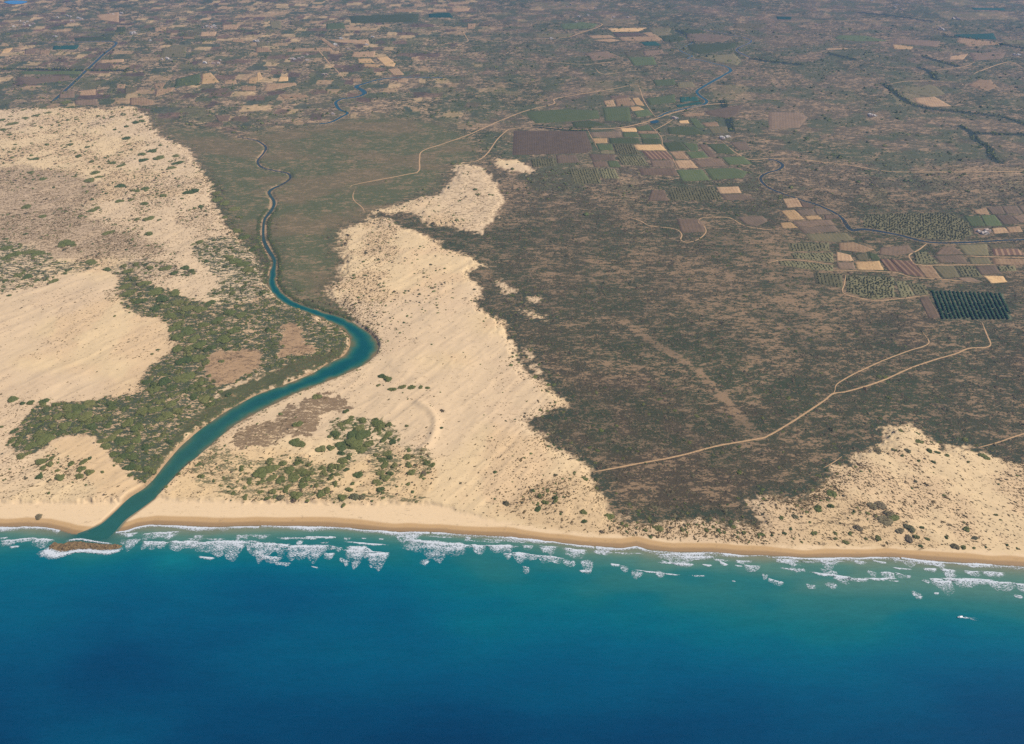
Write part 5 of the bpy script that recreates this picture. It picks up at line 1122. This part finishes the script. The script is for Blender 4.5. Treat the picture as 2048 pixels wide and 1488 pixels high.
def wave_mesh(pa, pb, depth, style, seed):
    g = np.random.default_rng(seed)
    e_ = (pb - pa) * (0.16 if style == 0 else 0.1); pa, pb = pa - e_, pb + e_
    L = np.linalg.norm(pb - pa); n = max(10, int(L / 1.5)); dm = max(depth, 2.5); k = max(6, int(dm / 1.5) + 2)
    s = np.linspace(0, 1, n); t = np.concatenate([[-0.10], np.linspace(0, 1, k)])
    d = (pb - pa) / L; nr = np.array([d[1], -d[0]])
    if nr[1] > 0: nr = -nr                                   # seaward
    edge = pa + s[:, None] * (pb - pa) + nr * ((fbm(s * L, s * 0, 14, 3, 300 + seed % 5) - 0.5) * min(5.0, 0.25 * dm + 1.5))[:, None]
    prof = np.sin(np.clip(s, 0, 1) * math.pi) ** 0.5 * (0.25 + 1.7 * fbm(s * L + seed * 31, s * 0, 16, 2, 310 + seed % 3))
    P = edge[:, None, :] + nr[None, None, :] * (t[None, :] * (dm * prof)[:, None])[:, :, None]
    tt = np.tile(t, n); ss = np.repeat(s, len(t))
    ends = sstep(0, 0.22, ss) * sstep(1, 0.78, ss)
    if style == 1: dn = 1.05 - 0.95 * np.clip(tt, 0, 1)
    elif style == 2: dn = 0.46 - 0.36 * np.abs(tt - 0.4)
    else: dn = np.where(tt < 0.10, 0.80, 0.55 - 0.34 * tt)
    dn = np.where(tt < 0, 0.0, dn) * (0.35 + 0.65 * ends) - 0.35 * (1 - ends)
    dn = dn + (0.8 if style != 1 else 0.3) * (fbm(P.reshape(-1, 2)[:, 0] * 0.5, P.reshape(-1, 2)[:, 1], 6, 3, 315) - 0.5)
    dn = np.where(tt > 0.97, np.minimum(dn, 0.05), dn)
    crest = np.exp(-((tt - 0.08) / 0.12) ** 2) * ends * (0.9 if style == 1 else 0.6)
    V = np.column_stack([P.reshape(-1, 2), 0.42 + crest])
    return np_mesh("breaking_wave", V, quads(n, len(t))[:, ::-1], {"den": dn})
items = []
for a, b, c, d, dep, st in WAVES:
    L = c - a
    look = ("long breaker with lacy foam" if L > 60 else "lacy foam patch" if L > 22 else "small foam patch") if st == 0 else ("crisp white wave crest" if L > 20 else "tiny white wave crest") if st == 1 else "thin scattered foam patch"
    cx_ = (a + c) / 2; cy_ = (b + d) / 2
    near_ = cy_ - np.interp(cx_, [q[0] for q in WATERLINE], [q[1] for q in WATERLINE]) < 24
    place = ("close to" if near_ else "farther off") + (" the beach by the river mouth" if cx_ < 330 else " the beach left of centre" if cx_ < 680 else " the middle beach" if cx_ < 1030 else " the beach under the dark scrub" if cx_ < 1540 else " the beach under the right dune" if cx_ < 1830 else " the beach at the far right")
    items.append((cx_, look, place))
for k, ((a, b, c, d, dep, st), lab) in enumerate(zip(WAVES, number_labels(items))):
    q = W([(a, b), (c, d)]); yy = ground_xy(a, b)[1]; dm = yy - ground_xy(a, b + dep)[1]
    obj("breaking_wave", wave_mesh(q[0], q[1], float(dm), st, 900 + k), FOAM, label=lab, cat="wave", group="breaking waves along the shore")
g = np.random.default_rng(41); extra = []
for k in range(30):
    a = g.uniform(260, 1960); Lx = g.uniform(24, 90); ofs = g.choice([9, 20, 31, 43]) + g.normal(0, 2.5)
    wy0, wy1 = (np.interp(q, [p_[0] for p_ in WATERLINE], [p_[1] for p_ in WATERLINE]) + ofs for q in (a, a + Lx))
    extra.append((a, wy0, a + Lx, wy1, g.uniform(2.0, 5.0)))
elab = number_labels([((a + c) / 2, "faint thin wave line", ("close to" if (b - np.interp(a, [p_[0] for p_ in WATERLINE], [p_[1] for p_ in WATERLINE])) < 24 else "farther off") + (" the left beach" if a < 700 else " the middle beach" if a < 1300 else " the right beach")) for a, b, c, d, dep in extra])
for k, ((a, b, c, d, dep), lab) in enumerate(zip(extra, elab)):
    q = W([(a, b), (c, d)]); dm = ground_xy(a, b)[1] - ground_xy(a, b + dep)[1]
    obj("breaking_wave", wave_mesh(q[0], q[1], float(dm), 2 if k % 3 else 1, 1300 + k), FOAM, label=lab, cat="wave", group="breaking waves along the shore")
# white swash edge along the sand
wls = smooth(wl_line, 3.0)
cuts = [(-760, 120), (236, 520), (520, 860), (860, 1190), (1190, 1540), (1540, 1800), (1800, 2250)]
names_ = ["left of the river mouth", "just right of the river mouth", "along the left half of the middle beach", "along the right half of the middle beach", "below the dark scrub", "below the right dune", "at the far right"]
g = np.random.default_rng(21)
for (a, b), nm in zip(cuts, names_):
    xa, xb = ground_xy(a, 1055)[0] if a < 500 else ground_xy(a, np.interp(a, [q[0] for q in WATERLINE], [q[1] for q in WATERLINE]))[0], ground_xy(b, np.interp(b, [q[0] for q in WATERLINE], [q[1] for q in WATERLINE]))[0]
    c = wls[(wls[:, 0] >= xa) & (wls[:, 0] <= xb)]
    dd = np.gradient(c, axis=0); dd /= np.linalg.norm(dd, axis=1)[:, None]; nr = np.stack([dd[:, 1], -dd[:, 0]], 1)
    s = np.cumsum(np.full(len(c), 3.0)); w = 2.0 + 9.0 * fbm(s, s * 0 + a, 45, 3, 320) ** 2 * 1.6
    o1 = (fbm(s, s * 0 + a, 30, 3, 322) - 0.5) * 5 + 0.5
    t = np.array([-0.3, 0, 0.12, 0.3, 0.5, 0.7, 0.85, 1.0, 1.15])
    P = (c + nr * 0)[:, None, :] + nr[:, None, :] * (o1[:, None] + t[None, :] * w[:, None])[:, :, None]
    tt = np.tile(t, len(c)); dn = np.where(tt < 0, -0.2, np.where(tt < 0.16, 0.9, 0.58 - 0.45 * tt)); dn = np.where(tt > 1.05, -0.1, dn)
    dn = dn * np.repeat(0.55 + 0.9 * sstep(0.3, 0.6, fbm(s, s * 0 + a, 60, 2, 324)), len(t))
    z = 0.5 + 0.055 * np.maximum(0, -(o1[:, None] + t[None, :] * w[:, None])).ravel()
    obj("swash_foam", np_mesh("swash_foam", np.column_stack([P.reshape(-1, 2), z]), quads(len(c), len(t))[:, ::-1], {"den": dn}), FOAM, label="white swash line on the sand " + nm, cat="wave", group="swash lines at the water's edge")

# ------------------------------------------------------------------ rock islet off the river mouth
mr = M("reef_rock"); pr = mr.pos(); r1 = mr.noise(pr, 0.25, 5, 0.7); r2 = mr.noise(pr, 1.4, 3)
mr.base(mr.mix(mr.ramp(r1, 0.35, 0.65), alb(112, 92, 66), alb(160, 132, 92))); mr.bump(mr.math('ADD', r1, mr.math('MULTIPLY', r2, 0.4)), 0.9, 1.5); ROCK = mr.m
rc = W([(96,1093),(104,1086),(110,1081),(116,1086),(128,1086),(137,1082),(160,1081),(185,1085),(215,1088),(238,1089),(246,1092),(238,1098),(215,1102),(190,1101),(160,1100),(135,1103),(116,1105),(104,1100)])
rp = resample(np.vstack([rc, rc[:1]]), 121)[:-1]; rcen = rp.mean(0)
spine = resample(W([(104,1094),(130,1094),(165,1091),(205,1094),(240,1093)]), 200)
V = []; rings = np.linspace(0, 1, 14)
for f_ in rings:
    near_s = spine[np.argmin(((rp[:, None, :] - spine[None, :, :]) ** 2).sum(2), 1)]
    p_ = rp + (near_s - rp) * f_
    zz = -1.2 + 4.6 * f_ ** 0.6 + 3.2 * (fbm(p_[:, 0], p_[:, 1], 9, 4, 330, 0.65) - 0.5) * sstep(0, 0.25, np.full(len(p_), f_)) + 1.0 * (fbm(p_[:, 0], p_[:, 1], 3, 2, 333) - 0.5)
    V.append(np.column_stack([p_, zz]))
n = len(rp); V = np.vstack(V); i = np.arange(n)
Q = np.vstack([np.stack([r * n + i, r * n + (i + 1) % n, (r + 1) * n + (i + 1) % n, (r + 1) * n + i], 1) for r in range(len(rings) - 1)])
isl = bpy.data.objects.new("rock_islet", None); isl.location = (float(rcen[0]), float(rcen[1]), 0); link(isl); isl.empty_display_size = 5
tag(isl, "long low brown rock reef ringed with foam off the river mouth", "rock")
Vl = V - np.array([rcen[0], rcen[1], 0])
obj("reef_ledge", np_mesh("reef_ledge", Vl, Q[:, ::-1] if True else Q, smooth_shade=False), ROCK, isl)
g = np.random.default_rng(31)
for k in range(26):
    q = spine[g.integers(0, 200)] + g.normal(0, 2.2, 2) - rcen
    v, f = lumpy(ICO2, g.uniform(1.2, 3.0), 950 + k, 0.5, 0.6, 1.6)
    o = obj("boulder", np_mesh("boulder", v, f, smooth_shade=False), ROCK, isl, loc=(float(q[0]), float(q[1]), float(g.uniform(1.6, 3.0)))); o.rotation_euler = (0, 0, float(g.random() * 6))
for nm, pts, wdt in (("seaward", [(86,1098),(95,1104),(112,1110),(130,1108),(150,1103),(175,1102),(205,1105),(225,1104),(240,1100),(247,1094)], 9.0), ("landward", [(131,1083),(145,1080),(162,1079),(180,1082),(205,1086),(225,1088)], 3.5)):
    c = smooth(W(pts), 2.0); dd = np.gradient(c, axis=0); dd /= np.linalg.norm(dd, axis=1)[:, None]; nr = np.stack([-dd[:, 1], dd[:, 0]], 1)
    s = np.arange(len(c)) * 2.0; w = wdt * (0.6 + 0.9 * fbm(s, s * 0, 14, 3, 340)) * (1 + 1.2 * np.exp(-(s / 35) ** 2) * (nm == "seaward"))
    t = np.linspace(-0.6, 0.6, 9); P = c[:, None, :] + nr[:, None, :] * (t[None, :] * w[:, None])[:, :, None]
    dn = np.tile(1.0 - 1.5 * np.abs(t), len(c)) * np.repeat(sstep(0, 10, s) * sstep(s[-1], s[-1] - 10, s), len(t))
    obj("reef_foam", np_mesh("reef_foam", np.column_stack([P.reshape(-1, 2), 0.7 + 0.8 * np.maximum(dn, 0)]), quads(len(c), len(t)), {"den": dn}), FOAM, label=f"white surf along the {nm} side of the rock reef", cat="wave", group="surf round the reef")

# ------------------------------------------------------------------ small white boat
def boat():
    bx, by = ground_xy(1920, 1235)
    e = bpy.data.objects.new("boat", None); e.location = (float(bx), float(by), 0.35); e.rotation_euler = (0, 0, math.radians(188)); link(e)
    tag(e, "small white boat alone on the water at lower right", "boat")
    mw = M("boat_paint"); mw.base((0.82, 0.83, 0.84)); mw.b.inputs["Roughness"].default_value = 0.35
    md = M("boat_glass"); md.base((0.04, 0.05, 0.06)); md.b.inputs["Roughness"].default_value = 0.1
    st = np.linspace(0, 1, 14); V = []
    for q in st:
        half = 1.55 * (1 - max(0, (q - 0.45) / 0.55) ** 2.2) + 0.02; sheer = 1.15 + 0.5 * q ** 2
        X = -4.6 + 9.4 * q
        for (fy_, z) in ((-1, sheer), (-0.97, sheer - 0.35), (-0.78, 0.1), (0, -0.5 + 0.4 * q ** 3), (0.78, 0.1), (0.97, sheer - 0.35), (1, sheer), (0.86, sheer - 0.05), (0.82, 0.75), (-0.82, 0.75), (-0.86, sheer - 0.05)): V.append((X, fy_ * half, z))
    k = 11; V = np.array(V); F_ = []
    for r in range(13):
        for c in range(k): F_.append([r * k + c, r * k + (c + 1) % k, (r + 1) * k + (c + 1) % k, (r + 1) * k + c])
    F_ = np.array(F_)
    hull = np_mesh("hull", V, F_); bmx = bmesh.new(); bmx.from_mesh(hull); bmx.verts.ensure_lookup_table()
    bmx.faces.new([bmx.verts[c] for c in range(k)]); bmesh.ops.recalc_face_normals(bmx, faces=bmx.faces); bmx.to_mesh(hull); bmx.free()
    obj("hull", hull, mw.m, e)
    def bbox(name, x0, x1, w0, w1, z0, z1, rake, mat):
        v = np.array([(x0, -w0, z0), (x1, -w0, z0), (x1, w0, z0), (x0, w0, z0), (x0 + rake * .3, -w1, z1), (x1 - rake, -w1, z1), (x1 - rake, w1, z1), (x0 + rake * .3, w1, z1)])
        return obj(name, np_mesh(name, v, np.array([[3, 2, 1, 0], [4, 5, 6, 7], [0, 1, 5, 4], [1, 2, 6, 5], [2, 3, 7, 6], [3, 0, 4, 7]]), smooth_shade=False), mat, e)
    bbox("cabin", -0.6, 2.4, 1.05, 0.9, 0.8, 2.1, 0.8, mw.m); bbox("cabin_roof", -0.9, 1.75, 1.0, 1.0, 2.11, 2.25, 0.1, mw.m); bbox("windscreen", 1.66, 2.2, 0.8, 0.7, 1.35, 2.0, 0.42, md.m); bbox("outboard_motor", -5.1, -4.6, 0.25, 0.2, 0.3, 1.5, 0.1, md.m)
    w0 = np.array([bx, by]); c = w0 + np.array([[4, 0], [10, -1.0], [18, -2.5], [26, -4.5]]); c = smooth(c, 1.5); s = np.linspace(0, 1, len(c))
    t = np.linspace(-1, 1, 7); P = c[:, None, :] + np.array([0, 1.0])[None, None, :] * (t[None, :] * (1.0 + 2.5 * s)[:, None])[:, :, None]
    dn = np.repeat(0.75 * (1 - s), 7) * np.tile(1 - 0.5 * np.abs(t), len(c))
    obj("boat_wake", np_mesh("boat_wake", np.column_stack([P.reshape(-1, 2), np.full(P.size // 2, 0.45)]), quads(len(c), 7), {"den": dn}), FOAM, label="faint white wake trailing from the small boat", cat="wave")
boat()

# ------------------------------------------------------------------ air
hz = bpy.data.materials.new("haze_air"); hz.use_nodes = True; t = hz.node_tree; t.nodes.remove(t.nodes["Principled BSDF"])
pv_ = t.nodes.new("ShaderNodeVolumePrincipled"); pv_.inputs["Color"].default_value = (0.20, 0.46, 1.0, 1); pv_.inputs["Density"].default_value = 4.3e-5; pv_.inputs["Anisotropy"].default_value = 0.1
t.links.new(pv_.outputs[0], t.nodes["Material Output"].inputs["Volume"])
X0, X1, Y0, Y1, Z0, Z1 = -140000, 140000, -9000, 52000, -25, 1030
hv = np.array([(a, b, c) for c in (Z0, Z1) for (a, b) in ((X0, Y0), (X1, Y0), (X1, Y1), (X0, Y1))], float)
hf = np.array([[3, 2, 1, 0], [4, 5, 6, 7], [0, 1, 5, 4], [1, 2, 6, 5], [2, 3, 7, 6], [3, 0, 4, 7]])
obj("haze", np_mesh("haze", hv, hf, smooth_shade=False), hz, label="thin blue summer haze over the whole coast", kind="stuff")
print("done", time.time() - T0)
